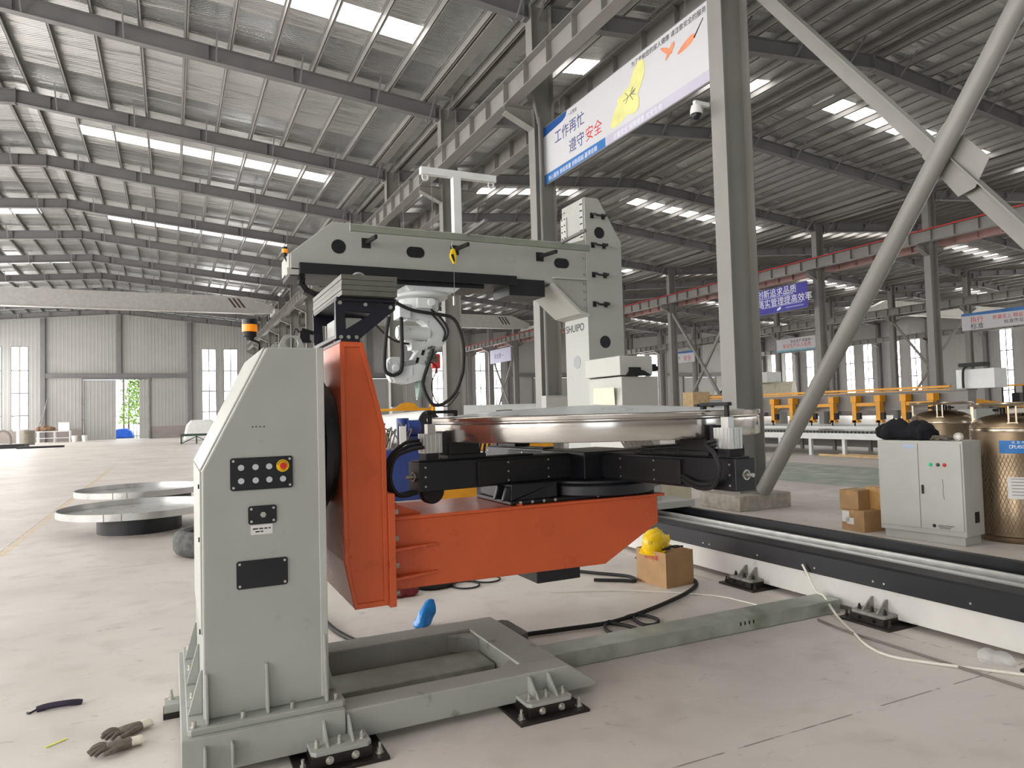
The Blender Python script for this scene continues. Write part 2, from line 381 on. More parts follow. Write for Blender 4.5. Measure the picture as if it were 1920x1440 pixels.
# walls with openings ------------------------------------------------------
nwin = [0]
def wall_strip(mb, ax, c0, c1, a, b, z0, z1):
    if b-a < .01: return
    if ax == 'x': mb.box(a, b, c0, c1, z0, z1)
    else: mb.box(c0, c1, a, b, z0, z1)
ZW0, ZW1 = 1.22, 9.1
WPROTO = {}
def window(ax, c, a, b, z0=ZW0, z1=ZW1, full=True):
    nwin[0] += 1; w, h = b-a, z1-z0
    key = (ax, round(w, 2), full)
    loc = ((a+b)/2, c, z0) if ax == 'x' else (c, (a+b)/2, z0)
    if key in WPROTO:
        o = dup(WPROTO[key], loc); o.name = 'window_%d' % nwin[0]; return o
    o = thing('window_%d' % nwin[0], loc, None, None, kind='structure')
    f = MB(); W2 = w/2; t = .07
    def bx(u0, u1, zz0, zz1, d=.08):
        if ax == 'x': f.box(loc[0]+u0, loc[0]+u1, c-d, c+d, z0+zz0, z0+zz1)
        else: f.box(c-d, c+d, loc[1]+u0, loc[1]+u1, z0+zz0, z0+zz1)
    bx(-W2, -W2+t, 0, h); bx(W2-t, W2, 0, h); bx(-W2+t, W2-t, 0, t); bx(-W2+t, W2-t, h-t, h)
    if full:
        bx(-.05, .05, t, h-t, .05)
        for q in (.17, .44, .71): bx(-W2+t, -.05, h*q-.06, h*q+.06, .05); bx(.05, W2-t, h*q-.06, h*q+.06, .05)
    obj('window_frame', f, STEELD, o)
    p = MB(); p.box(loc[0]-W2+t, loc[0]+W2-t, c-.006, c+.006, z0+t, z0+h-t) if ax == 'x' else p.box(c-.006, c+.006, loc[1]-W2+t, loc[1]+W2-t, z0+t, z0+h-t)
    obj('window_pane', p, PANE, o)
    WPROTO[key] = o; return o
def gable(y0, y1, name, real, doors):
    """one end wall across all four halls; windows two each side of a wide doorway"""
    w = MB(); base = MB(); yc = (y0+y1)/2
    for n in range(4):
        a, b = ROWS[n], ROWS[n+1]; xr = (a+b)/2
        ops = [] if not real else [(xr+s*7.5 if s > 0 else xr-8.9, xr+8.9 if s > 0 else xr-7.5) for s in (-1, 1)]+[(xr+9.6, xr+11.0), (xr-11.0, xr-9.6)]
        dr = (xr-3.1, xr+2.7)
        ed = sorted(ops+[dr]); x = a
        for (u, v) in ed:
            wall_strip(w, 'x', y0, y1, x, u, ZW0, ZW1); wall_strip(base, 'x', y0, y1, x, u, 0, ZW0); x = v
            if (u, v) != dr: wall_strip(base, 'x', y0, y1, u, v, 0, ZW0)
            else: wall_strip(w, 'x', y0, y1, u, v, 6.0, ZW1)
        wall_strip(w, 'x', y0, y1, x, b, ZW0, ZW1); wall_strip(base, 'x', y0, y1, x, b, 0, ZW0)
        w.prism([(a, ZW1), (b, ZW1), (b, roofz(n, b, 11.9)), (xr, roofz(n, xr, 11.9)), (a, roofz(n, a, 11.9))], y0, y1, 'y')
        for (u, v) in ops: window('x', yc, u, v, full=real)
    obj('wall_'+name, w, WALLX, kind='structure'); obj('baseboard_'+name, base, PLINTH, kind='structure')
gable(YF-.06, YF+.06, 'far', True, True)
gable(YB-.06, YB+.06, 'back', False, True)
def side(x0, x1, name, real):
    w = MB(); base = MB(); y = YB
    ops = []
    for k in range(-3, 11):
        m = yk(k)+PY/2
        if real and k == 6: continue
        ops += [(m-2.0, m-.65), (m+.65, m+2.0)] if real else [(m-2.7, m-.3), (m+.3, m+2.7)]
    for u, v in ops:
        wall_strip(w, 'y', x0, x1, y, u, ZW0, ZW1); y = v
        if not real or v > 38: window('y', (x0+x1)/2, u, v, full=real)
        else: window('y', (x0+x1)/2, u, v, full=False)
    wall_strip(w, 'y', x0, x1, y, YF, ZW0, ZW1); wall_strip(w, 'y', x0, x1, YB, YF, ZW1, 11.95); wall_strip(base, 'y', x0, x1, YB, YF, 0, ZW0)
    obj('wall_'+name, w, WALLY, kind='structure'); obj('baseboard_'+name, base, PLINTH, kind='structure')
side(-17.66, -17.54, 'left', False); side(80.66, 80.78, 'right', True)
# doors --------------------------------------------------------------------
for n in range(4):
    xr = (ROWS[n]+ROWS[n+1])/2
    d = thing('door_%d' % (n+1), (xr, YF-.1, 0), None, None, kind='structure')
    fr = MB(); y0, y1 = YF-.2, YF-.08
    fr.box(xr-3.2, xr-3.05, y0, y1, 0, 6.05); fr.box(xr+2.6, xr+2.75, y0, y1, 0, 6.05); fr.box(xr-3.05, xr+2.6, y0, y1, 5.93, 6.05)
    obj('door_frame', fr, STEELD, d)
    op = n == 0
    for a, b in ((xr-3.05, xr-.28), ((xr+1.75) if op else xr-.28, xr+2.6)):
        l = MB().box(a+.01, b-.01, YF-.06, YF, .03, 5.9); lf = obj('door_leaf', l, WALLX, d)
    h = MB().box(xr-6.4, xr+6.4, YF-.3, YF-.08, 6.1, 6.5).box(xr-6.4, xr+6.4, YF-.38, YF-.3, 6.08, 6.14).box(xr-6.4, xr+6.4, YF-.38, YF-.3, 6.46, 6.52)
    obj('trim_%d' % (n+1), h, STEELD, kind='structure')
    for u in (-6.35, 0, 6.35):
        top = roofz(n, xr+u, 11.15); c = MB(); z0 = 6.5 if u == 0 else 0
        c.box(xr+u-.2, xr+u+.2, YF-.34, YF-.32, z0, top).box(xr+u-.2, xr+u+.2, YF-.1, YF-.08, z0, top).box(xr+u-.012, xr+u+.012, YF-.32, YF-.1, z0, top)
        q = {-6.35: 'near side of its doorway', 0: 'above its doorway under the ridge', 6.35: 'far side of its doorway'}[u]
        obj('wind_post', c, STEELD, label='dark end-wall post of the %s, %s' % (NAVS[n], q), cat='post')
# roof ---------------------------------------------------------------------
nsk = 0
for n in range(4):
    a, b = ROWS[n], ROWS[n+1]; xr = (a+b)/2; hs = (b-a)/2
    sk = [(yk(k)+PY/2-.48, yk(k)+PY/2+.48) for k in (-1, 1, 3, 5, 7, 9)]
    for s in (-1, 1):
        rf = MB(); x0, x1, xe = xr+s*1.55, xr+s*10.9, xr+s*hs
        def z(x): return roofz(n, x, 11.92)
        def pan(xa, xb, ya, yb):
            if xa > xb: xa, xb = xb, xa
            rf.add([(xa, ya, z(xa)), (xb, ya, z(xb)), (xb, yb, z(xb)), (xa, yb, z(xa)), (xa, ya, z(xa)+.06), (xb, ya, z(xb)+.06), (xb, yb, z(xb)+.06), (xa, yb, z(xa)+.06)],
                   [(0, 3, 2, 1), (4, 5, 6, 7), (0, 1, 5, 4), (1, 2, 6, 5), (2, 3, 7, 6), (3, 0, 4, 7)])
        pan(xr, x0, YB-.1, YF+.1); pan(x1, xe, YB-.1, YF+.1)
        y = YB-.1
        for u, v in sk:
            pan(x0, x1, y, u); y = v
            g = MB(); xa, xb = min(x0, x1), max(x0, x1)
            g.add([(xa, u, z(xa)+.02), (xb, u, z(xb)+.02), (xb, v, z(xb)+.02), (xa, v, z(xa)+.02)], [(0, 1, 2, 3)])
            obj('skylight', g, SKYP, kind='structure')
        pan(x0, x1, y, YF+.1)
        obj('ceiling', rf, FOIL, kind='structure')
# roof beams, purlins -------------------------------------------------------
def rafter(n):
    a, b = ROWS[n], ROWS[n+1]; xr = (a+b)/2; m = MB()
    for s in (-1, 1):
        xe = xr+s*((b-a)/2-.26)
        def P(x, dz): return (x, roofz(n, x, 11.2)+dz)
        for w, d0, d1 in ((.012, .016, .45), (.12, 0, .016), (.12, .45, .466)):
            pts = [P(xr, d0), P(xe, d0), P(xe, d1), P(xr, d1)]
            m.prism(pts, -w, w, 'y')
        for i in range(6):
            x = xr+s*(.4+1.165*(2*i+.5)); z0 = roofz(n, x, 11.2)
            m.box(x-.006, x+.006, -.11, .11, z0+.016, z0+.45)
            m.bar((x+s*.2, -.1, z0+.02), (x+s*.2, -.75, z0+.62), .04, .04); m.bar((x+s*.2, .1, z0+.02), (x+s*.2, .75, z0+.62), .04, .04)
    m.box(xr-.012, xr+.012, -.13, .13, roofz(n, xr, 11.2)-.05, roofz(n, xr, 11.2)+.5)
    return m
for n in range(4):
    k1 = [1, 0, 2, 3][n]; first = None; base = rafter(n)
    for i, k in enumerate(range(k1, 12)):
        lab = 'dark grey roof beam, %s from the camera in the %s' % (ORD[i], NAV[n])
        if first is None: first = obj('roof_beam', base, STEELD, label=lab, cat='roof beam', group='roof beams', origin=(0, 0, 0)); first.location = (0, yk(k), 0)
        else: dup(first, (0, yk(k) if k < 11 else YF-.75, 0), lab)
    a, b = ROWS[n], ROWS[n+1]; xr = (a+b)/2
    for s in (-1, 1):
        for i in range(11):
            x = xr+s*(.4+1.165*i); z0 = roofz(n, x, 11.67); m = MB()
            y0 = 4.0 if n < 2 else 12
            m.box(x-.008, x+.008, y0, YF-.1, z0, z0+.23).box(x-.008, x+.055, y0, YF-.1, z0, z0+.012).box(x-.055, x+.008, y0, YF-.1, z0+.21, z0+.23)
            obj('roof_purlin', m, STEEL, label='roof purlin, %s from the ridge on the %s slope of the %s' % (ORD[i], 'near' if s < 0 else 'far', NAVS[n]), cat='purlin', group='roof purlins')
    for s in (-1, 1):   # eave gutters along the column rows
        x = xr+s*((b-a)/2-.55); z0 = roofz(n, x, 11.67); m = MB().box(x-.16, x+.16, 4 if n < 2 else 12, YF-.1, z0, z0+.02).box(x-.16, x-.15, 4 if n < 2 else 12, YF-.1, z0+.02, z0+.22).box(x+.15, x+.16, 4 if n < 2 else 12, YF-.1, z0+.02, z0+.22)
        obj('trim_%d' % (5+2*n+(s > 0)), m, STEEL, kind='structure')
# columns -------------------------------------------------------------------
def column_parts(o, xc, y, mat, both=(True, True), H=11.62):
    m = MB(); hx, hy = .28, .16
    m.box(xc-hx, xc-hx+.018, y-hy, y+hy, .2, H).box(xc+hx-.018, xc+hx, y-hy, y+hy, .2, H).box(xc-hx+.018, xc+hx-.018, y-.008, y+.008, .2, H)
    m.box(xc-hx-.06, xc+hx+.06, y-hy-.06, y+hy+.06, .17, .2)
    obj('shaft', m, mat, o)
    for s, on in ((-1, both[0]), (1, both[1])):
        if not on: continue
        e = xc+s*hx; t = e+s*.72; c = MB()
        c.prism([(e, 8.5), (e, 8.98), (t, 8.98), (t, 8.82)], y-.008, y+.008, 'y')
        c.prism([(e, 8.48), (e, 8.5), (t, 8.82), (t, 8.8)], y-.13, y+.13, 'y'); c.box(min(e, t), max(e, t), y-.13, y+.13, 8.98, 9.0)
        obj('crane_bracket', c, mat, o)
    return o
ROWN = {1: 'row beside the safety banner', 2: 'row carrying the blue banner', 3: 'row under the far white banners'}
FIRSTK = {1: 0, 2: 2, 3: 3}
proto = {}
for r in (1, 2, 3):
    for i, k in enumerate(range(FIRSTK[r], 12)):
        x = ROWS[r]; lab = 'grey steel H column with crane brackets, %s from the camera in the %s' % (ORD[i], ROWN[r])
        if r not in proto:
            o = thing('steel_column', (x, yk(k), 0), lab, 'column', 'steel columns'); column_parts(o, x, yk(k), STEELL if r == 1 else STEEL); proto[r] = o
        else: dup(proto[r], (x, yk(k), 0), lab)
m = None
for i, k in enumerate(range(5, 12)):
    lab = 'slim wall column with one crane bracket, %s from the camera on the window wall' % ORD[i]; x = 80.3
    if m is None: m = thing('wall_column', (x, yk(k), 0), lab, 'column', 'wall columns'); column_parts(m, x, yk(k), STEELD, (True, False))
    else: dup(m, (x, yk(k), 0), lab)
# crane runway beams ---------------------------------------------------------
def runway(x, y0, y1, mat, lab, pipe=None, z0=9.0):
    m = MB(); m.box(x-.15, x+.15, y0, y1, z0, z0+.02).box(x-.18, x+.18, y0, y1, z0+.53, z0+.55).box(x-.008, x+.008, y0, y1, z0+.02, z0+.53)
    y = y0+.5
    while y < y1: m.box(x-.14, x+.14, y-.006, y+.006, z0+.02, z0+.53); y += 1.08
    o = thing('crane_runway', (x, (y0+y1)/2, z0), lab, 'crane beam', 'crane runway beams'); obj('beam', m, mat, o)
    obj('rail', MB().box(x-.03, x+.03, y0, y1, z0+.55, z0+.62), STEELD, o)
    if pipe: obj('conductor_bar', MB().box(x-.3, x-.24, y0, y1, z0+.51, z0+.55).box(x-.3, x-.18, y0+2, y0+2.06, z0+.46, z0+.5), pipe, o)
YE = YF-.5
runway(7.42, 5.0, YE, STEEL, 'grey stiffened crane beam above the gantry machine')
runway(9.12, 5.0, YE, STEEL, 'grey crane beam behind the safety banner')
runway(31.82, 14, YE, STEEL, 'grey crane beam with red conductor bar on the blue banner row', REDP)
runway(33.54, 14, YE, REDIRON, 'reddish crane beam on the far face of the blue banner row')
runway(55.54, 22, YE, STEEL, 'grey crane beam on the near face of the far white banner row')
runway(57.26, 22, YE, STEEL, 'grey crane beam on the rear face of the far white banner row')
runway(79.4, 36, YE, STEEL, 'grey crane beam along the window wall')
# travelling crane girders ----------------------------------------------------
def girder(y, xa, xb, mat, lab, stripe=True):
    o = thing('crane_girder', ((xa+xb)/2, y, 9.6), lab, 'bridge crane')
    m = MB().prism([(xa, 9.78), (xa+1.6, 9.72), (xb-1.6, 9.72), (xb, 9.78), (xb, 10.25), (xb-1.9, 10.95), (xa+1.9, 10.95), (xa, 10.25)], y-.28, y+.28, 'y').box(xa+1.6, xb-1.6, y-.36, y+.36, 9.7, 9.72)
    obj('box_girder', m, mat, o, bev=.02)
    for x in (xa, xb):
        obj('end_carriage', MB().box(x-.16, x+.16, y-1.5, y+1.5, 9.64, 9.95), mat, o, bev=.02)
    if stripe:
        s = MB()
        for i in range(3): u = xb-3.4+i*.32; s.prism([(u, 10.8), (u+.16, 10.8), (u+.66, 10.1), (u+.5, 10.1)], y-.286, y-.282, 'y')
        obj('warning_stripe', s, pm('stripe_maroon', (66, 40, 44), .5), o)
    return o
girder(57.5, -17.0, 7.3, pm('girder_grey', (170, 168, 164), .5), 'long grey crane girder spanning the first hall near its end wall')
girder(62, 9.2, 31.7, pm('girder_grey_b', (172, 172, 166), .5), 'grey crane girder with maroon stripes across the second hall, seen past the robot')
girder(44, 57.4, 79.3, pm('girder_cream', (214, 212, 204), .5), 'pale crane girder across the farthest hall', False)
# ---------------------------------------------------------------- welding positioner
YC = 4.17
pos = thing('welding_positioner', (.4, YC, 0), 'grey and orange tilting positioner with black turntable arms in the foreground', 'machine')
ped = MB().prism([(.125, .228), (.68, .228), (.69, 1.95), (.421, 1.95), (.127, 1.367)], 3.62, 4.71, 'y')
pedo = obj('pedestal', ped, PAINT, pos, bev=.008)
sl = MB().prism([(.118, 1.37), (.127, 1.367), (.421, 1.95), (.412, 1.955)], 3.68, 4.66, 'y').prism([(.118, .6), (.127, .6), (.127, 1.36), (.118, 1.36)], 3.68, 4.66, 'y')
sl.box(.655, .69, 3.608, 3.62, .24, 1.95)
obj('cover_sheet', sl, PAINTW, pedo, bev=.003)
for z in (1.30, 1.05, .62): obj('cover_slot', MB().box(.112, .118, 3.70, 3.72, z-.02, z), BLACKM, pedo)
ear = MB(); n = 14
hole = [(.585+.035*math.cos(2*math.pi*i/n), 2.0+.035*math.sin(2*math.pi*i/n)) for i in range(n)]
out = [(.51, 1.95), (.66, 1.95), (.66, 1.965), (.625, 2.045), (.545, 2.045), (.51, 1.965)]
def plate_hole(mb, out, hole, y0, y1):
    """flat lug with a round eye: ring of quads from the eye to the outline"""
    c = Vector((sum(p[0] for p in hole)/len(hole), sum(p[1] for p in hole)/len(hole)))
    ring = []
    for h in hole:
        d = (Vector(h)-c).normalized(); best = None
        for i in range(len(out)):
            a, b = Vector(out[i]), Vector(out[(i+1) % len(out)]); e = b-a; den = d.x*e.y-d.y*e.x
            if abs(den) < 1e-9: continue
            t = ((a.x-c.x)*e.y-(a.y-c.y)*e.x)/den; u = ((a.x-c.x)*d.y-(a.y-c.y)*d.x)/den
            if t > 0 and -1e-6 <= u <= 1+1e-6 and (best is None or t < best): best = t
        ring.append(c+d*best)
    n = len(hole); v = [(p[0], y, p[1]) for y in (y0, y1) for p in hole]+[(p[0], y, p[1]) for y in (y0, y1) for p in ring]
    f = []
    for i in range(n):
        j = (i+1) % n
        f += [(i, j, 2*n+j, 2*n+i), (n+j, n+i, 3*n+i, 3*n+j), (j, i, n+i, n+j), (2*n+i, 2*n+j, 3*n+j, 3*n+i)]
    mb.add(v, f)
for yy in (3.93, 4.4): ear = MB(); plate_hole(ear, out, hole, yy, yy+.03); obj('lifting_lug', ear, PAINT, pedo)
pan = []
def panel(name, x0, x1, z0, z1, sc=True):
    c = .008; p = MB().prism([(x0+c, z0), (x1-c, z0), (x1, z0+c), (x1, z1-c), (x1-c, z1), (x0+c, z1), (x0, z1-c), (x0, z0+c)], 3.614, 3.62, 'y')
    o = obj(name, p, BLACK, pos)
    s = MB()
    for x in (x0+.014, x1-.014):
        for z in (z0+.014, z1-.014): s.cyl((x, 3.611, z), (x, 3.614, z), .006, n=12)
    obj('panel_screw', s, ALU, o); return o
cp = panel('control_panel', .249, .534, 1.266, 1.42)
for i, x in enumerate((.297, .362, .424, .487)):
    for z in (1.374, 1.311):
        if i == 3 and z > 1.35: continue
        obj('push_button', MB().cyl((x, 3.614, z), (x, 3.606, z), .014, n=20), BTN, cp)
estop = obj('stop_button_ring', MB().lathe([(.03, 0), (.03, -.003), (.0, -.003)], (.487, 3.614, 1.374), 28, 'y'), HATY, cp)
obj('stop_button', MB().lathe([(.012, 0), (.012, -.012), (.016, -.014), (.016, -.022), (.0, -.024)], (.487, 3.611, 1.374), 24, 'y'), REDP, cp)
def arc_text(s, c, r, a0, a1, up, size):
    for i, ch in enumerate(s):
        a = R_(a0+(a1-a0)*i/(len(s)-1)); x, z = c[0]+r*math.cos(a), c[1]+r*math.sin(a)
        d = Vector((math.sin(a), 0, -math.cos(a)))*(1 if up else -1)
        text('stop_lettering', ch, INK, plane_m((x, 3.6105, z), d, Vector((0, -1, 0)).cross(d)), size, cp, .0004, align='CENTER')
arc_text('EMERGENCY', (.487, 1.374), .020, 160, 20, True, .011)
arc_text('STOP', (.487, 1.374), .0265, 240, 300, False, .011)
kp = panel('key_switch_panel', .327, .456, 1.102, 1.189)
obj('key_switch', MB().cyl((.394, 3.614, 1.146), (.394, 3.604, 1.146), .014, n=6, smooth=False).cyl((.394, 3.604, 1.146), (.394, 3.6, 1.146), .007), ZINC, kp)
panel('blanking_panel', .272, .504, .803, .934)
lb = obj('warning_label', MB().box(.338, .437, 3.618, 3.62, 1.052, 1.098), PAPER, pos)
for k, (z, ws) in enumerate(((1.08, (.024, .018, .014, .01)), (1.066, (.018, .012)))):
    b = MB(); x = .347+.012*k
    for w in ws: b.box(x, x+w, 3.6172, 3.618, z-.003, z+.003); x += w+.005
    obj('label_print', b, INK, lb)
sc_ = MB()
for x in (.352, .368, .386, .404): sc_.cyl((x, 3.6195, 1.566), (x, 3.618, 1.566), .0035, n=8)
obj('panel_hole', sc_, BLACKM, pedo)
# pedestal base, gussets
bs = MB().box(.03, .745, 3.5, 4.85, .04, .2)
for x in (.124, .236, .657, .755): bs.box(x-.006, x+.006, 3.45, 3.5, .06, .165) if x < .3 else bs
bs.prism([(.055, 3.55), (.07, 3.535), (.74, 3.535), (.755, 3.55), (.755, 4.84), (.055, 4.84)], .2, .228, 'z')
for x, h in ((.138, .44), (.4, .445), (.672, .54)):
    bs.prism([(3.56, .228), (3.62, .228), (3.62, h), (3.605, h)], x-.007, x+.007, 'x'); bs.prism([(4.71, .228), (4.77, .228), (4.73, h), (4.71, h)], x-.007, x+.007, 'x')
for y in (3.72, 4.15, 4.6): bs.prism([(.06, .228), (.125, .228), (.125, .43), (.115, .43)], y-.007, y+.007, 'y'); bs.prism([(.68, .228), (.74, .228), (.69, .43), (.68, .43)], y-.007, y+.007, 'y')
baseo = obj('base_plate', bs, FRAMEP, pos, bev=.004)
bo = []
for x, y in ((.083, 3.57), (.29, 3.575), (.51, 3.575), (.715, 3.58), (.085, 3.95), (.085, 4.4), (.085, 4.8)):
    b = MB().cyl((x, y, .228), (x, y, .231), .017).cyl((x, y, .231), (x, y, .256), .0115).cyl((x, y, .2565), (x, y, .2567), .006, n=6); obj('anchor_bolt', b, ZINC, baseo)
# base frame
fr = MB().prism([(.745, .04), (2.17, .04), (2.17, .065), (1.99, .185), (.745, .185)], 3.52, 3.68, 'y')
fr.box(.745, 1.77, 4.42, 4.62, .04, .185)
fr.box(1.76, 2.0, 3.68, 4.62, .04, .185)
fr.prism([(1.6, 4.42), (1.76, 4.42), (1.76, 4.26)], .06, .17, 'z').prism([(1.62, 3.68), (1.76, 3.68), (1.76, 3.82)], .06, .17, 'z')
fro = obj('base_frame', fr, FRAMEP, pos, bev=.008)
obj('cable_guard', MB().prism([(1.93, 4.58), (2.07, 4.58), (2.1, 4.55), (2.1, 4.24), (1.95, 4.17), (1.93, 4.2)], .1, .16, 'z').box(1.98, 2.0, 4.3, 4.5, .04, .1), pm('dark_grey_steel', (92, 92, 86), .45), fro)
def foot(x0, x1, y, sgn, axis='x'):
    """bolted foot: black floor plate, riser block, grey lug plate with two ribs; y = outer face of the frame, sgn = outward side"""
    f = MB(); w = x1-x0; cx = (x0+x1)/2
    f.box(x0, x1, min(y-sgn*.16, y+sgn*.2), max(y-sgn*.16, y+sgn*.2), 0, .016)
    f.box(cx-w*.33, cx+w*.33, min(y-sgn*.12, y+sgn*.155), max(y-sgn*.12, y+sgn*.155), .016, .062)
    l = MB(); c = .02; a = y+sgn*.0; b = y+sgn*.15
    l.prism([(cx-w*.33, a), (cx+w*.33, a), (cx+w*.33, b-sgn*c), (cx+w*.33-c, b), (cx-w*.33+c, b), (cx-w*.33, b-sgn*c)], .062, .082, 'z')
    for q in (-.14, .14):
        xq = cx+w*q; l.prism([(y, .082), (y+sgn*.12, .082), (y+sgn*.1, .1), (y+sgn*.02, .17), (y, .17)], xq-.006, xq+.006, 'x')
    bl = []
    for q in (-.25, 0, .25): bl.append(((cx+w*q, y+sgn*.09, .082), (0, 0, 1), .013, .022, .034))
    for q in (-.42, .42): bl.append(((cx+w*q, y+sgn*.14, .016), (0, 0, 1), .014, .02, .045))
    for q in (-.14, .14): bl.append(((cx+w*q, y+sgn*.155, .04), (0, sgn, 0), .013, .012, .018))
    return f, l, bl
def build_foot(root, f, l, bl, rot=None):
    if rot:
        f.xf(rot); l.xf(rot)
    fo = obj('foot_plate', f, BROWNBLK, root, bev=.002); obj('foot_lug', l, FRAMEP, fo, bev=.002)
    for p, d, r, h, h2 in bl:
        p, d = Vector(p), Vector(d)
        if rot: p = rot @ p; d = rot.to_3x3() @ d
        b = MB().cyl(p, p+d*.003, r*1.45).hexbolt(p+d*.003, d, r, h); b.cyl(p+d*(.003+h), p+d*(.003+h2), r*.55, n=10); obj('foot_bolt', b, ZINC, fo)
for x0, x1 in ((.49, .91), (1.59, 2.0)): build_foot(pos, *foot(x0, x1, 3.52, -1))
sf = obj('foot_plate', MB().box(-.05, .03, 4.34, 4.47, 0, .03), BROWNBLK, pos); obj('foot_lug', MB().box(-.045, .03, 4.345, 4.465, .03, .075), FRAMEP, sf, bev=.003); obj('foot_bolt', MB().cyl((-.01, 4.43, .075), (-.01, 4.43, .079), .018).hexbolt((-.01, 4.43, .079), (0, 0, 1), .013, .02).cyl((-.01, 4.43, .099), (-.01, 4.43, .125), .008, n=10), ZINC, sf)
# bearing, tilt bracket
obj('slewing_bearing', MB().lathe([(.34, .69), (.34, .735), (.37, .737), (.37, .775), (.33, .777), (.33, .81)], (0, YC, 1.45), 48, 'x'), BLACK, pos)
tb = MB().prism([(.813, 2.0), (.936, 2.0), (1.05, 1.527), (1.05, .585), (.866, .585), (.817, .836)], 3.8, 4.54, 'y')
tbo = obj('tilt_bracket', tb, ORANGE, pos, bev=.006)
rim = MB()
edge = [(.813, 2.0), (.936, 2.0), (1.05, 1.527), (1.05, .585), (.866, .585), (.817, .836)]
cen = Vector((.93, 1.25))
ins = [(.835, 1.975), (.918, 1.975), (1.024, 1.525), (1.024, .612), (.878, .612), (.839, .84)]
for i in range(6):
    j = (i+1) % 6; rim.prism([edge[i], edge[j], ins[j], ins[i]], 3.788, 3.8, 'y')
rim.box(1.05, 1.088, 3.77, 4.57, .575, 1.18)
obj('bracket_rim', rim, ORANGE, tbo, bev=.003)
# horizontal arm
am = MB().prism([(1.088, 1.022), (2.9, 1.022), (2.9, .85), (2.48, .625), (1.088, .64)], 3.87, 4.47, 'y')
amo = obj('support_arm', am, ORANGE, pos, bev=.005)
at = MB().box(1.088, 2.95, 3.855, 4.485, 1.022, 1.04)
for z in (.87, .715): at.prism([(1.088, 3.87), (1.088, 3.79), (1.36, 3.862), (1.36, 3.87)], z-.008, z+.008, 'z')
for y in (3.93, 4.41): at.prism([(1.088, 1.04), (1.28, 1.04), (1.28, 1.05), (1.088, 1.12)], y-.008, y+.008, 'y')
at.box(1.88, 1.9, 3.86, 4.48, 1.04, 1.05)
obj('arm_flange', at, ORANGE, amo, bev=.003)
for z in (1.075, .93, .785, .635):
    for y in (3.82, 4.52): obj('arm_bolt', MB().cyl((1.088, y, z), (1.094, y, z), .02).hexbolt((1.094, y, z), (1, 0, 0), .015, .022), ZINC, amo)
obj('drive_motor', MB().box(2.03, 2.34, 3.95, 4.36, .54, .632), BLACK, amo, bev=.006)
# turntable: gearbox, ring and four arms
TX = 2.58
gb = MB().box(1.84, 2.9, 3.9, 4.44, 1.04, 1.065).box(1.86, 2.18, 3.93, 4.41, 1.065, 1.165).lathe([(.42, 1.065), (.42, 1.13), (.4, 1.14), (.4, 1.16)], (TX, YC, 0), 56)
for y in (3.93, 4.05): gb.prism([(1.8, 1.065), (1.86, 1.065), (1.86, 1.15), (1.83, 1.15)], y, y+.03, 'y')
gbo = obj('turntable_gearbox', gb, BLACK, pos, bev=.006)
for x in (1.9, 1.98, 2.06, 2.14, 2.45, 2.75): obj('gearbox_bolt', MB().hexbolt((x, 3.895, 1.055), (0, -1, 0), .01, .01), ZINC, gbo)
RT = Matrix.Translation((TX, YC, 0)) @ Matrix.Rotation(R_(6.3), 4, 'Z')
hub = MB().box(-.24, .24, -.24, .24, 1.16, 1.335); hub.xf(RT); hubo = obj('turntable_hub', hub, BLACK, pos, bev=.006)
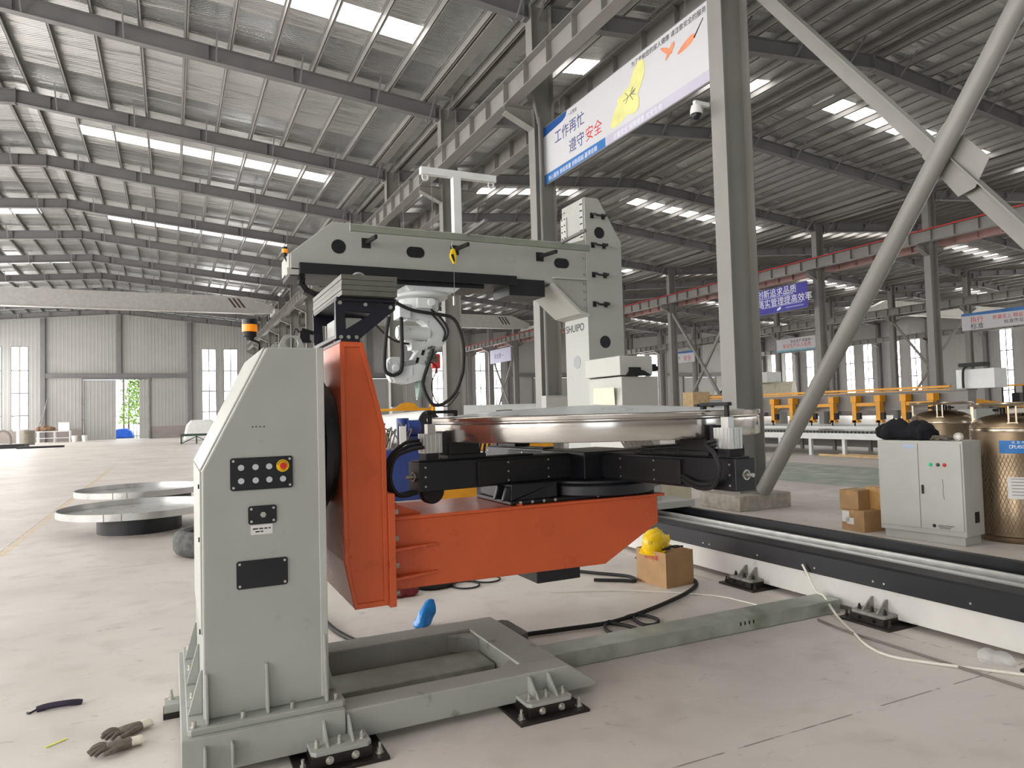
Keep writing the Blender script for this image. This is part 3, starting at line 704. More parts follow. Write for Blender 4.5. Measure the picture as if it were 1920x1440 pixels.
def arm_parts(k):
    A = RT @ Matrix.Rotation(R_(90*k), 4, 'Z')      # local +x runs outwards
    a = MB().box(.2, 1.31, -.075, .075, 1.155, 1.325).box(.5, 1.3, -.05, .05, 1.325, 1.335); a.xf(A)
    ao = obj('turntable_arm', a, BLACK, pos, bev=.004)
    cv = MB().box(.24, .93, .075, .095, 1.17, 1.31).box(.24, .93, -.095, -.075, 1.17, 1.31).box(.86, 1.12, -.07, .07, 1.335, 1.36).box(.9, 1.1, -.06, .06, 1.36, 1.43); cv.xf(A)
    obj('slide_cover', cv, BLACKM, ao, bev=.003)
    b = MB()
    for x in (.42, .72, 1.27):
        for z in (1.185, 1.24, 1.295):
            for s in (-1, 1): b.cyl((x, s*(.095 if x < .9 else .075), z), (x, s*(.099 if x < .9 else .079), z), .006, n=8)
    b.xf(A); obj('arm_screw', b, ZINC, ao)
    e = MB().lathe([(.028, 1.31), (.028, 1.318), (.02, 1.318), (.02, 1.31)], (0, 0, 0), 20, 'x'); e.v = [(p[0], p[1], p[2]+1.24) for p in e.v]
    e.cyl((1.31, 0, 1.24), (1.36, 0, 1.24), .011, n=12); e.xf(A); obj('screw_spindle', e, ZINC, ao)
    # clamp
    c = MB().box(1.145, 1.255, -.05, .05, 1.375, 1.488)
    for q in (-.03, -.012, .012, .03): c.box(1.14, 1.145, q-.004, q+.004, 1.378, 1.486); c.box(1.255, 1.26, q-.004, q+.004, 1.378, 1.486)
    for q in (-.04, -.015, .015, .04): c.box(1.2+q-.004, 1.2+q+.004, .05, .055, 1.378, 1.486); c.box(1.2+q-.004, 1.2+q+.004, -.055, -.05, 1.378, 1.486)
    c.box(1.175, 1.225, -.022, .022, 1.488, 1.545); c.xf(A); co = obj('clamp_cylinder', c, ALU, ao)
    d = MB().box(1.17, 1.25, -.05, .05, 1.325, 1.375).box(1.115, 1.14, -.05, .05, 1.36, 1.5).cyl((1.2, 0, 1.545), (1.2, 0, 1.605), .014, n=14).box(1.02, 1.222, -.017, .017, 1.605, 1.625).box(1.02, 1.045, -.015, .015, 1.588, 1.605); d.xf(A)
    obj('clamp_hook', d, BLACKM, co, bev=.003)
    h = MB()
    for i, q in enumerate((-.03, 0, .03)):
        h.tube([(1.258, q, 1.45-.02*i), (1.34, q*1.2, 1.44-.02*i), (1.44, q*1.4, 1.36), (1.475, q*1.6, 1.24), (1.42, q*1.5, 1.145), (1.31, q*1.4, 1.15)], .011, 8)
    if k == 3:   # the corner clamp's hoses loop along the arm's side
        h = MB()
        for i, q in enumerate((0, .022)):
            h.tube([(1.17, -.06, 1.42-q), (1.13, -.1, 1.40-q), (1.22, -.14, 1.36), (1.27, -.15, 1.28), (1.2, -.13, 1.18+q), (1.08, -.12, 1.165+q), (.95, -.1, 1.2+q)], .012, 8)
    if k == 2: h.lathe([(.07, -.03), (.075, -.02), (.075, .02), (.07, .03)], (1.2, 0, 1.15), 28, 'y')
    h.xf(A); obj('air_hose', h, RUBBER, ao)
    return ao
for k in range(4): arm_parts(k)
# counterweight above the bracket
bk = MB()
for y in (3.83, 4.47):
    o_ = [(.80, 2.235), (1.13, 2.225), (1.13, 2.19), (.925, 2.02), (.80, 2.02)]; i_ = [(.85, 2.17), (1.0, 2.165), (.855, 2.075)]
    bk.prism([o_[0], o_[1], o_[2], i_[1], i_[0]], y, y+.03, 'y').prism([o_[2], o_[3], i_[2], i_[1]], y, y+.03, 'y').prism([o_[3], o_[4], o_[0], i_[0], i_[2]], y, y+.03, 'y')
bk.box(.8, .83, 3.86, 4.47, 2.02, 2.045).box(.80, 1.13, 3.81, 4.52, 2.225, 2.245).box(.82, .925, 3.81, 4.52, 2.0, 2.02)
bko = obj('counterweight_bracket', bk, pm('blue_black_paint', (24, 24, 36), .35), pos, bev=.003)
for x, z in ((.822, 2.215), (.96, 2.21), (1.1, 2.2), (.825, 2.03), (.865, 2.03), (.908, 2.03)): obj('bracket_bolt', MB().hexbolt((x, 3.83, z), (0, -1, 0), .011, .014), ZINC, bko)
cw = MB()
for i in range(4): cw.box(.818-.002*(i % 2), 1.12+.002*(i % 2), 3.755, 4.585, 2.247+i*.028, 2.2735+i*.028)
cwo = obj('counterweight_plate', cw, pm('dark_flame_cut_steel', (112, 112, 104), .4, .4, scale=3, stretch=(8, 1, 8)), pos, bev=.002)
for y in (3.95, 4.4):
    e = MB().tube([(.93, y, 2.35), (.92, y, 2.375), (.94, y, 2.4), (.975, y, 2.4), (.992, y, 2.375), (.985, y, 2.35)], .009, 10); obj('eye_bolt', e, ZINC, cwo)
mo = MB().box(.845, .985, 4.0, 4.3, 2.02, 2.16); obj('limit_box', mo, PAINT, bko, bev=.006)
obj('bracket_eye', MB().tube([(.83, 3.97, 2.0), (.822, 3.97, 2.03), (.85, 3.97, 2.05), (.875, 3.97, 2.03), (.87, 3.97, 2.0)], .007, 8), ZINC, bko)
# beacon and sensor on the pedestal
bc = MB().bar((.45, 4.2, 1.95), (.45, 4.2, 2.03), .012, .012).bar((.45, 4.2, 2.03), (.4, 4.2, 2.05), .012, .012).lathe([(.02, 2.045), (.024, 2.06), (.036, 2.065), (.036, 2.09)], (.4, 4.2, 0), 24)
bco = obj('beacon_bracket', bc, BLACKM, pos)
obj('beacon_lens', MB().lathe([(.041, 2.09), (.041, 2.13)], (.4, 4.2, 0), 28), AMBER, bco); obj('beacon_cap', MB().lathe([(.041, 2.13), (.041, 2.158), (.036, 2.163)], (.4, 4.2, 0), 28), BLACK, bco)
sn = MB().box(.72, .78, 4.5, 4.56, 2.08, 2.14).bar((.735, 4.53, 2.15), (.85, 4.53, 2.115), .022, .022).bar((.7, 4.53, 2.075), (.79, 4.53, 2.075), .05, .012).bar((.67, 4.53, 1.95), (.73, 4.53, 2.075), .014, .014).tube([(.72, 4.53, 2.13), (.7, 4.5, 2.15), (.68, 4.45, 2.13), (.66, 4.4, 2.05), (.66, 4.4, 1.96)], .004, 6)
obj('proximity_sensor', sn, BLACKM, pos)
# galvanised cable ducts on the floor
d1 = MB().box(.78, 1.74, 3.97, 4.26, .003, .1); d = obj('cable_duct', d1, GALV, None, 'short stained galvanised cable duct lying inside the grey base frame', 'cable duct', bev=.004)
d2 = MB().box(2.02, 4.62, 3.92, 4.13, .003, .1); d = obj('cable_duct', d2, GALV, None, 'long galvanised cable duct on the floor running to the white track', 'cable duct', bev=.004)
sl_ = MB()
for x in (3.62, 3.66, 3.7, 3.74): sl_.box(x-.006, x+.006, 3.9185, 3.92, .05, .075)
obj('duct_slot', sl_, BLACKM, d)
# ---------------------------------------------------------------- workpiece on the clamps
wp = MB().lathe([(0, 1.44), (1.06, 1.44), (1.085, 1.43), (1.095, 1.432), (1.1, 1.44), (1.097, 1.535), (1.085, 1.545), (1.085, 1.55), (1.103, 1.556), (1.105, 1.574), (1.098, 1.58), (1.02, 1.582)], (TX, YC, 0), 96)
top = MB().lathe([(1.02, 1.582), (.9, 1.592), (.5, 1.618), (.12, 1.634), (0, 1.636)], (TX, YC, 0), 96)
w = thing('dished_plate', (TX, YC, 1.43), 'large round stainless dished plate clamped on the black turntable arms', 'workpiece')
obj('rim', wp, STAIN, w); obj('disc', top, STAIND, w)
# ---------------------------------------------------------------- linear track and gantry
tr = thing('linear_track', (5.1, 6, 0), 'long white floor track with black covers and shiny rails, beside the positioner', 'track')
TY0, TY1 = 1.2, 11.2
b = MB().box(4.68, 5.48, TY0, TY1, .04, .33); bo = obj('track_beam', b, pm('track_white_paint', (208, 206, 200), .45, var=.04, scale=3, dirt=((150, 146, 140), 5, .62)), tr, bev=.006)
c = MB().prism([(4.655, .24), (4.665, .24), (4.665, .385), (4.675, .395), (4.84, .40), (4.84, .408), (4.672, .404), (4.655, .388)], TY0, TY1, 'y')
c.prism([(5.44, .24), (5.45, .24), (5.45, .425), (5.5, .425), (5.5, .24), (5.51, .24), (5.51, .437), (5.44, .437)], TY0, TY1, 'y')
c.box(4.84, 5.44, TY0, TY1, .33, .345)
obj('track_cover', c, BLACK, tr, bev=.003)
rl = MB()
for x in (4.9, 5.22): rl.box(x-.022, x+.022, TY0, TY1, .345, .385).box(x-.012, x+.012, TY0, TY1, .385, .395)
rl.box(4.985, 5.01, TY0, TY1, .345, .37).box(5.06, 5.14, TY0, TY1, .345, .36)
obj('guide_rail', rl, ALU, tr)
sc_ = MB()
for i in range(14):
    y = 1.7+i*.62; sc_.cyl((4.655, y, .285), (4.651, y, .285), .008, n=8)
    if i % 3 == 0: sc_.cyl((4.655, y+.09, .285), (4.651, y+.09, .285), .008, n=8)
obj('cover_screw', sc_, ZINC, bo)
for yc in (2.35, 3.62, 4.9, 6.2):
    R2 = Matrix.Translation((4.68, yc, 0)) @ Matrix.Rotation(R_(90), 4, 'Z')
    f, l, bl = foot(-.21, .21, 0, 1); f.xf(R2); l.xf(R2)
    fo = obj('track_foot', f, BROWNBLK, tr); obj('foot_lug', l, pm('stained_lug', (150, 146, 140), .5, var=.2, scale=20), fo)
    for p, d, r, h, h2 in bl:
        p, d = R2 @ Vector(p), R2.to_3x3() @ Vector(d); q = MB().cyl(p, p+d*.003, r*1.4).hexbolt(p+d*.003, d, r, h).cyl(p+d*(.003+h), p+d*(.003+h2), r*.55, n=10); obj('foot_bolt', q, BROWNBLK, fo)
g = thing('robot_gantry', (5.1, 8.05, .4), 'tall light grey gantry column with a long beam over the machine', 'gantry')
ca = MB().box(4.62, 5.56, 6.7, 8.9, .44, .52).box(4.7, 5.5, 7.4, 8.75, .52, .58); cao = obj('carriage', ca, PAINTW, g, bev=.006)
cl = MB().prism([(4.82, .58), (5.365, .58), (5.365, 3.80), (5.03, 4.35), (4.82, 4.35)], 7.75, 8.34, 'y'); clo = obj('gantry_column', cl, PAINT, g, bev=.006)
gu = MB()
for z in (.65,): gu.prism([(8.34, .58), (8.7, .58), (8.34, 1.4)], 4.9, 4.93, 'x').prism([(8.34, .58), (8.7, .58), (8.34, 1.4)], 5.25, 5.28, 'x')
gu.prism([(4.8, 3.80), (4.82, 3.80), (4.82, 4.35), (4.8, 4.33)], 7.77, 7.84, 'y').prism([(4.8, 3.80), (4.82, 3.80), (4.82, 4.2), (4.8, 4.2)], 8.2, 8.34, 'y')
obj('column_rib', gu, PAINTW, clo)
hb = MB()
for y in (7.79, 7.82, 8.23, 8.30):
    for i in range(6): hb.cyl((4.8, y, 3.84+i*.085), (4.79, y, 3.84+i*.085), .009, n=8)
obj('column_bolt', hb, BLACKM, clo)
for z in (4.10, 3.715, 3.33, 2.95, 2.56-.0):
    if z < 2.6: continue
    t = MB().tube([(4.92, 7.75, z+.02), (4.92, 7.67, z+.02), (4.945, 7.65, z), (5.07, 7.65, z), (5.095, 7.67, z+.02), (5.095, 7.75, z+.02)], .014, 8, 4).box(4.9, 4.945, 7.735, 7.75, z-.02, z+.05).box(5.07, 5.115, 7.735, 7.75, z-.02, z+.05)
    obj('step_handle', t, BLACK, clo)
for x, z, r in ((5.03, 3.90, .075), (5.07, 2.48, .08)): obj('access_cover', MB().lathe([(r, 0), (r, -.004), (0, -.004)], (x, 7.75, z), 36, 'y'), BLACK, clo)
obj('access_cover', MB().lathe([(.085, 0), (.085, -.004), (0, -.004)], (4.82, 8.05, 2.235), 36, 'x'), pm('grey_cover', (140, 146, 148), .4), clo)
text('maker_lettering', 'SHUIPO', INK, plane_m((4.8185, 8.315, 2.64), (0, -1, 0), (0, 0, 1)), .138, clo, .0008, sx=.98, bold=.0012)
bm_ = MB().prism([(1.157, 3.18), (4.2, 3.205), (4.30, 3.2), (4.70, 2.86), (4.82, 2.83), (4.82, 3.80), (4.6, 3.735), (1.60, 3.735), (1.20, 3.40), (1.157, 3.36)], 7.76, 8.32, 'y')
bmo = obj('gantry_beam', bm_, PAINT, g, bev=.008)
for cx_, r in ((1.665, .078), (2.54, .0), (4.46, .0)):
    z = 3.465
    if r: p = [(cx_+r*math.cos(2*math.pi*i/36), z+r*math.sin(2*math.pi*i/36)) for i in range(36)]
    else:
        p = [(cx_+.045+.062*math.cos(a), z+.062*math.sin(a)) for a in [R_(-90+180*i/14) for i in range(15)]]+[(cx_-.045+.062*math.cos(a), z+.062*math.sin(a)) for a in [R_(90+180*i/14) for i in range(15)]]
    obj('beam_cover_plate', MB().prism(p, 7.755, 7.76, 'y'), BLACK, bmo)
rb = MB().box(4.32, 4.8, 7.7, 7.76, 3.26, 3.275).prism([(4.30, 3.2), (4.70, 2.86), (4.82, 2.83), (4.82, 2.80), (4.68, 2.83), (4.28, 3.17)], 7.70, 8.36, 'y')
obj('beam_bracket', rb, PAINTW, bmo)
j = MB()
for z in (2.92, 3.02, 3.12, 3.22, 3.34, 3.46, 3.56):
    j.hexbolt((4.82, 7.79, z), (-1, 0, 0), .016, .03); j.hexbolt((4.77, 7.745, z), (1, 0, 0), .014, .02)
obj('joint_bolt', j, ZINC, bmo)
cv = MB().box(1.24, 3.80, 7.70, 8.38, 3.135, 3.255).box(1.15, 1.3, 7.78, 8.3, 3.12, 3.16).box(3.70, 4.19, 7.72, 8.2, 3.02, 3.225).box(2.05, 3.4, 7.78, 8.3, 3.09, 3.135)
obj('beam_way_cover', cv, BLACK, g, bev=.004)
ch = MB()
pts = [(1.30, 3.13), (1.29, 3.06), (1.34, 2.99), (1.43, 2.95), (1.56, 2.94), (1.9, 2.945), (2.2, 2.95)]
for i in range(len(pts)-1): ch.bar((pts[i][0], 7.95, pts[i][1]), (pts[i+1][0], 7.95, pts[i+1][1]), .14, .06)
obj('drag_chain', ch, BLACKM, g)
ec = MB().box(1.14, 1.157, 7.78, 8.3, 3.18, 3.36).box(1.12, 1.24, 7.76, 7.9, 3.13, 3.2); obj('beam_end_box', ec, PAINTW, g)
be = MB().cyl((1.118, 7.9, 3.35), (1.118, 7.9, 3.385), .022).bar((1.118, 7.9, 3.35), (1.145, 7.95, 3.3), .012, .012); beo = obj('beam_beacon', be, BLACKM, g)
obj('beacon_lens', MB().lathe([(.03, 3.385), (.03, 3.425)], (1.118, 7.9, 0), 24), AMBER, beo); obj('beacon_cap', MB().lathe([(.029, 3.425), (.029, 3.445), (.024, 3.45)], (1.118, 7.9, 0), 24), BLACK, beo)
hr = MB().box(1.693, 4.61, 7.31, 7.35, 3.535, 3.605); hro = obj('hose_rail', hr, pm('hose_rail_olive', (132, 138, 124), .45), g, bev=.003)
for x in (1.97, 3.02, 4.15):
    q = MB().bar((x, 7.76, 3.53), (x, 7.33, 3.5), .03, .04).box(x-.05, x+.05, 7.75, 7.76, 3.47, 3.58); obj('rail_bracket', q, BLACKM, hro)
for x in (3.0, 4.22): obj('rail_stay', MB().bar((x, 7.33, 3.61), (x, 6.78, 3.625), .035, .03).box(x-.02, x+.02, 7.32, 7.36, 3.6, 3.63), STEELD, hro)
tp = MB().box(3.1, 3.2, 7.95, 8.05, 3.735, 4.47).box(2.70, 3.68, 7.96, 8.04, 4.47, 4.555); tpo = obj('hanger_post', tp, WHITEP, g, bev=.004)
for x in (2.76, 3.62): obj('hanger_ring', MB().tube([(x+.035*math.cos(R_(45*i)), 8.0, 4.44+.04*math.sin(R_(45*i))) for i in range(8)], .01, 8, 3, True), WHITEP, tpo)
# electrical cabinet riding on the carriage
kb = thing('carriage_cabinet', (4.95, 7.2, .52), 'white electrical cabinet with a paper sheet on the gantry carriage', 'cabinet')
obj('body', MB().box(4.72, 5.24, 6.9, 7.62, .52, 1.985), PAINTW, kb, bev=.006)
obj('top_box', MB().box(4.69, 5.15, 6.88, 7.65, 2.0, 2.225), PAINTW, kb, bev=.006)
obj('cable_lid', MB().prism([(4.76, 1.99), (5.13, 1.99), (5.02, 2.05), (4.97, 2.06), (4.97, 2.09), (4.81, 2.09), (4.81, 2.05)], 6.86, 6.88, 'y'), BLACKM, kb)
sh = MB().add([(4.70, 7.5, 1.68), (4.70, 7.02, 1.64), (4.66, 6.98, 1.86), (4.66, 7.42, 1.87), (4.703, 7.5, 1.68), (4.703, 7.02, 1.64), (4.663, 6.98, 1.86), (4.663, 7.42, 1.87)], [(0, 3, 2, 1), (4, 5, 6, 7), (0, 1, 5, 4), (1, 2, 6, 5), (2, 3, 7, 6), (3, 0, 4, 7)])
obj('paper_sheet', sh, pm('cream_paper', (232, 230, 206), .6), kb)
obj('side_plug', MB().box(5.24, 5.3, 7.0, 7.12, 2.05, 2.14).cyl((5.3, 7.05, 2.09), (5.34, 7.05, 2.09), .03), BLACKM, kb)
wf = MB()
for i in range(9):
    x = 4.66+.05*i; wf.tube([(x, 6.75, .6+.02*i), (x+.06, 6.68, .75), (x+.1, 6.72, .95), (x+.02, 6.8, 1.15), (x-.04, 6.86, 1.3)], .012, 6, 4)
obj('cable_bundle', wf, GREYCAB, kb)
for x, y, z, s in ((4.60, 6.6, 1.2, .06),): pass
# ---------------------------------------------------------------- robot hanging from the beam
rb = thing('welding_robot', (2.62, 8.05, 3.09), 'white six-axis robot hanging upside down under the gantry beam', 'robot')
ba = MB().prism([(2.43, 3.09), (3.1, 3.09), (3.02, 3.03), (2.48, 3.03)], 7.8, 8.3, 'y').lathe([(.3, 3.03), (.31, 3.02), (.31, 2.985), (.27, 2.965), (.24, 2.96)], (2.7, 8.05, 0), 40)
obj('robot_base', ba, ROBOT, rb, bev=.004)
sw = MB().lathe([(.235, 2.96), (.235, 2.86), (.2, 2.80), (.15, 2.78)], (2.66, 8.05, 0), 32).box(2.56, 2.74, 7.78, 7.88, 2.83, 2.95).box(2.37, 2.5, 7.86, 8.12, 2.72, 2.88).cyl((2.72, 7.8, 2.9), (2.72, 7.74, 2.9), .045)
obj('swivel', sw, ROBOT, rb, bev=.006)
ar = MB()
P = [(2.52, 2.76), (2.64, 2.79), (2.77, 2.76), (2.87, 2.68), (2.91, 2.57), (2.89, 2.47), (2.81, 2.40), (2.76, 2.37)]
for i in range(len(P)-1):
    w0, w1 = (.075 if i < 2 else .1), (.08 if i < 2 else .105)
ring_o = [(2.46, 2.80), (2.55, 2.84), (2.68, 2.84), (2.82, 2.79), (2.92, 2.69), (2.96, 2.57), (2.94, 2.46), (2.87, 2.38), (2.78, 2.34)]
ring_i = [(2.47, 2.70), (2.55, 2.72), (2.63, 2.71), (2.70, 2.66), (2.735, 2.59), (2.735, 2.52), (2.71, 2.45), (2.66, 2.41), (2.63, 2.40)]
for i in range(8): ar.prism([ring_o[i], ring_o[i+1], ring_i[i+1], ring_i[i]], 7.9, 8.1, 'y')
obj('shoulder_arm', ar, ROBOT, rb, bev=.01)
mt = MB().cyl((2.38, 7.96, 2.56), (2.74, 7.96, 2.55), .085, n=24).cyl((2.36, 7.96, 2.56), (2.38, 7.96, 2.56), .07, n=24).cyl((2.5, 8.0, 2.5), (2.62, 8.0, 2.38), .07).box(2.52, 2.68, 7.92, 8.08, 2.36, 2.46)
obj('axis_motor', mt, ROBOT, rb)
fa = MB().prism([(2.64, 2.42), (2.82, 2.42), (2.80, 2.32), (2.68, 2.12), (2.5, 2.12), (2.48, 2.18)], 7.93, 8.07, 'y')
fao = obj('lower_arm', fa, ROBOT, rb, bev=.012)
sl_ = MB()
for x, z in ((2.66, 2.33), (2.59, 2.24)): sl_.prism([(x-.025, z-.03), (x+.005, z-.035), (x+.025, z+.025), (x-.005, z+.035)], 7.926, 7.93, 'y')
obj('arm_slot', sl_, BLACKM, fao)
va = MB()
for i in range(16): va.cyl((2.72+random.uniform(-.06, .1), 7.88+random.uniform(-.04, .04), 2.18+random.uniform(0, .22)), (2.74+random.uniform(-.05, .1), 7.86, 2.2+random.uniform(0, .2)), random.uniform(.01, .022), n=8)
obj('valve_block', va, pm('valve_grey', (120, 118, 112), .4, .5), fao)
el = MB().cyl((2.36, 7.98, 2.17), (2.56, 7.98, 2.16), .07, n=24).box(2.44, 2.56, 7.9, 8.06, 2.09, 2.24); obj('elbow_motor', el, pm('robot_grey', (170, 174, 174), .4), rb, bev=.008)
fo = MB().prism([(2.27, 2.13), (2.58, 2.19), (2.66, 2.16), (2.68, 2.05), (2.6, 2.0), (2.42, 1.955), (2.29, 1.98), (2.25, 2.05)], 7.82, 7.98, 'y').cyl((2.27, 7.9, 2.05), (2.23, 7.9, 2.03), .06).box(2.47, 2.5, 7.812, 7.82, 2.05, 2.17); obj('forearm', fo, ROBOT, rb, bev=.015)
wr = MB().prism([(2.20, 2.20), (2.25, 2.265), (2.36, 2.27), (2.37, 2.1), (2.32, 2.045), (2.23, 2.05), (2.20, 2.12)], 7.84, 7.98, 'y').cyl((2.3, 7.84, 2.14), (2.3, 7.8, 2.14), .045).cyl((2.24, 7.84, 2.2), (2.24, 7.82, 2.2), .016); obj('wrist', wr, ROBOT, rb, bev=.012)
bg = MB(); secs = [(2.60, 2.03, .075), (2.60, 1.98, .085), (2.61, 1.92, .06), (2.6, 1.86, .05), (2.575, 1.80, .03), (2.57, 1.785, .012)]
for i in range(len(secs)-1):
    a, b2 = secs[i], secs[i+1]; bg.cyl((a[0], 7.9, a[1]), (b2[0], 7.9, b2[1]), a[2], b2[2], n=14)
obj('torch_bag', bg, PLAST, rb)
tc = MB().tube([(2.6, 7.9, 2.02), (2.6, 7.9, 1.92), (2.58, 7.9, 1.82), (2.57, 7.9, 1.775)], .014, 8); obj('torch', tc, ZINC, rb)
hz = MB().tube([(2.31, 7.8, 2.88), (2.48, 7.8, 2.81), (2.67, 7.8, 2.78), (2.87, 7.8, 2.76), (3.0, 7.8, 2.72), (3.08, 7.8, 2.58), (3.12, 7.8, 2.39), (3.11, 7.8, 2.14), (3.09, 7.8, 2.05), (3.01, 7.8, 1.86), (2.88, 7.8, 1.74), (2.76, 7.8, 1.71), (2.68, 7.8, 1.77), (2.61, 7.8, 1.94), (2.64, 7.8, 2.08), (2.71, 7.8, 2.26), (2.74, 7.8, 2.36)], .02, 10)
obj('hose_bundle', hz, RUBBER, rb)
hz = MB().tube([(2.23, 7.82, 2.72), (2.18, 7.8, 2.44), (2.16, 7.79, 2.14), (2.22, 7.79, 2.065), (2.29, 7.79, 2.065), (2.36, 7.79, 2.14), (2.37, 7.8, 2.45), (2.38, 7.84, 2.72)], .022, 10); obj('wrist_hose', hz, RUBBER, rb)
hz = MB().tube([(2.72, 7.85, 2.22), (2.80, 7.85, 2.14), (2.75, 7.85, 2.02), (2.73, 7.85, 1.90), (2.79, 7.85, 1.74), (2.93, 7.85, 1.70), (3.06, 7.82, 1.86)], .007, 6).tube([(2.7, 7.86, 2.86), (2.86, 7.86, 2.74), (2.95, 7.86, 2.6), (2.93, 7.86, 2.5), (2.88, 7.86, 2.46)], .013, 6).tube([(2.7, 7.88, 2.84), (2.84, 7.88, 2.7), (2.92, 7.88, 2.58), (2.90, 7.88, 2.48)], .012, 6)
hz.tube([(2.05, 7.95, 2.74), (2.15, 7.95, 2.6), (2.3, 7.95, 2.48), (2.42, 7.95, 2.44), (2.5, 7.95, 2.43)], .012, 6); obj('signal_cable', hz, RUBBER, rb)
# spring balancer
sb = thing('spring_balancer', (2.835, 7.33, 3.26), 'yellow spring balancer hanging from the hose rail on the gantry beam', 'balancer')
obj('drum', MB().prism([(2.815, 3.43), (2.85, 3.43), (2.87, 3.36), (2.862, 3.28), (2.835, 3.262), (2.80, 3.33), (2.795, 3.36)], 7.31, 7.35, 'y'), HATY, sb, bev=.006)
obj('side_plate', MB().prism([(2.80, 3.36), (2.83, 3.37), (2.845, 3.30), (2.835, 3.275)], 7.305, 7.31, 'y'), BLACKM, sb)
obj('hook', MB().tube([(2.835, 7.33, 3.43), (2.82, 7.33, 3.46), (2.82, 7.33, 3.49), (2.835, 7.33, 3.515), (2.85, 7.33, 3.53)], .006, 6), ZINC, sb)
obj('wire', MB().tube([(2.84, 7.33, 3.27), (2.835, 7.33, 2.9), (2.86, 7.5, 2.80), (2.99, 7.78, 2.74)], .003, 5, 3).cyl((2.838, 7.33, 3.02), (2.832, 7.33, 2.86), .004), STEELD, sb)
obj('spring_link', MB().cyl((2.832, 7.33, 2.90), (2.832, 7.33, 2.80), .012, n=10), ZINC, sb)
# ---------------------------------------------------------------- fixed to the building
K1 = yk(0)
pl = MB().box(7.74, 8.80, 8.3, 9.2, 0, .235); obj('concrete_plinth', pl, CONC, None, 'rough concrete block under the big column behind the turntable', 'concrete block', bev=.012)
def elbox(x0, x1, y0, y1, z0, z1, lab):
    o = thing('distribution_box', ((x0+x1)/2, (y0+y1)/2, z0), lab, 'electrical box'); obj('box', MB().box(x0, x1, y0, y1, z0, z1), PAINT, o, bev=.01)
    obj('box_door', MB().box(x0+.04, x1-.04, y0-.012, y0, z0+.04, z1-.04), PAINTW, o, bev=.004); obj('box_lock', MB().cyl((x1-.09, y0-.012, (z0+z1)/2), (x1-.09, y0-.03, (z0+z1)/2), .02), BLACKM, o)
elbox(7.98, 8.52, 27.78, 28.0, 1.14, 1.96, 'grey switch box on the slim column left of the robot torch')
elbox(7.98, 8.66, 14.8, 15.05, 1.05, 1.98, 'pale switch box on the column just behind the gantry column foot')
elbox(8.72, 8.95, 14.9, 15.1, 1.5, 1.9, 'small meter box beside the column behind the gantry')
# braces
b1 = MB().cyl((8.28, 8.36, .28), (8.28, 2.5, 8.45), .115, n=18); obj('diagonal_brace', b1, STEELL, None, 'thick grey tube brace rising to the right from the concrete block', 'brace', 'diagonal braces')
def lbar(p, q, w, lab, mat=STEELL):
    p, q = Vector(p), Vector(q); m = MB(); d = (q-p).normalized(); n = Vector((1, 0, 0)); u = d.cross(n).normalized()
    for s, a in ((w*.5, n), (0, u)):
        pass
    m.bar(p, q, .014, w, up=u) ; m.bar(p+u*w*.5-n*w*.35, q+u*w*.5-n*w*.35, w*.7, .014, up=u)
    return m
m = lbar((8.5, 8.5, 8.55), (8.5, 2.3, .45), .22, ''); m.prism([(5.62, 4.62), (5.3, 4.95), (4.82, 4.35), (5.0, 4.05), (5.2, 4.0)], 8.40, 8.41, 'x')
obj('diagonal_brace', m, STEELL, None, 'pale angle-steel brace falling to the right behind the thick tube brace', 'brace', 'diagonal braces')
for r, k, lab in ((2, 4, 'slim crossed brace, %s, between columns seen left of the big column'), (2, 9, 'slim crossed brace, %s, far behind the hose loop of the robot'), (3, 4, 'slim crossed brace, %s, in front of the window wall')):
    x = ROWS[r]
    for i, (za, zb) in enumerate(((.4, 8.4), (8.4, .4))):
        obj('cross_brace', MB().bar((x+.2*(i-.5), yk(k)+.2, za), (x+.2*(i-.5), yk(k+1)-.2, zb), .16, .16), STEEL, None, lab % ('rising away', 'falling away')[i], 'brace')
# banners
def banner(x, y0, y1, z0, z1, lab, face, t=.02):
    o = thing('banner', (x, (y0+y1)/2, z0), lab, 'banner', 'hanging banners'); obj('panel', MB().box(x, x+t, y0, y1, z0, z1), face, o)
    obj('banner_edge', MB().box(x-.004, x+t+.004, y0, y1, z0-.03, z0).box(x-.004, x+t+.004, y0, y1, z1, z1+.02), STEELD, o)
    for y in (y0+.8, y1-.8): obj('hanging_wire', MB().cyl((x+.01, y, z1), (x+.01, y, 9.0), .006, n=6), STEELD, o)
    return o, (lambda y, z, xx=x-.003: plane_m((xx, y, z), (0, -1, 0), (0, 0, 1)))
BW = pm('banner_white_vinyl', (206, 206, 210), .35, var=.015, scale=.6)
def vpoly(o, name, pts, mat, x, dx=.002): return obj(name, MB().prism(pts, x-dx, x-dx+.0015, 'x'), mat, o)
o, at = banner(8.28, 8.95, 15.1, 7.13, 8.52, 'big white safety banner with blue and red characters under the crane beam', BW)
X = 8.28
BLB, BLM = pm('banner_blue', (58, 120, 190), .35, var=.15, scale=1), pm('banner_dark_blue', (36, 84, 150), .35, var=.1, scale=1)
vpoly(o, 'blue_corner', [(15.1, 8.52), (13.95, 8.52), (14.0, 8.42), (14.15, 8.36), (15.1, 8.30)], BLM, X)
vpoly(o, 'blue_strip', [(15.1, 7.13), (12.4, 7.13), (12.4, 7.33), (15.1, 7.36)], BLB, X); vpoly(o, 'violet_strip', [(12.4, 7.13), (8.95, 7.13), (8.95, 7.33), (12.4, 7.33)], pm('banner_lilac', (196, 190, 208), .35, var=.05, scale=1), X)
text('slogan', '工作再忙', INKB, at(14.55, 7.96), .34, o, .0006); text('slogan', '遵守', INKB, at(13.9, 7.52), .34, o, .0006); text('slogan', '安全', INKR, at(13.18, 7.52), .34, o, .0006)
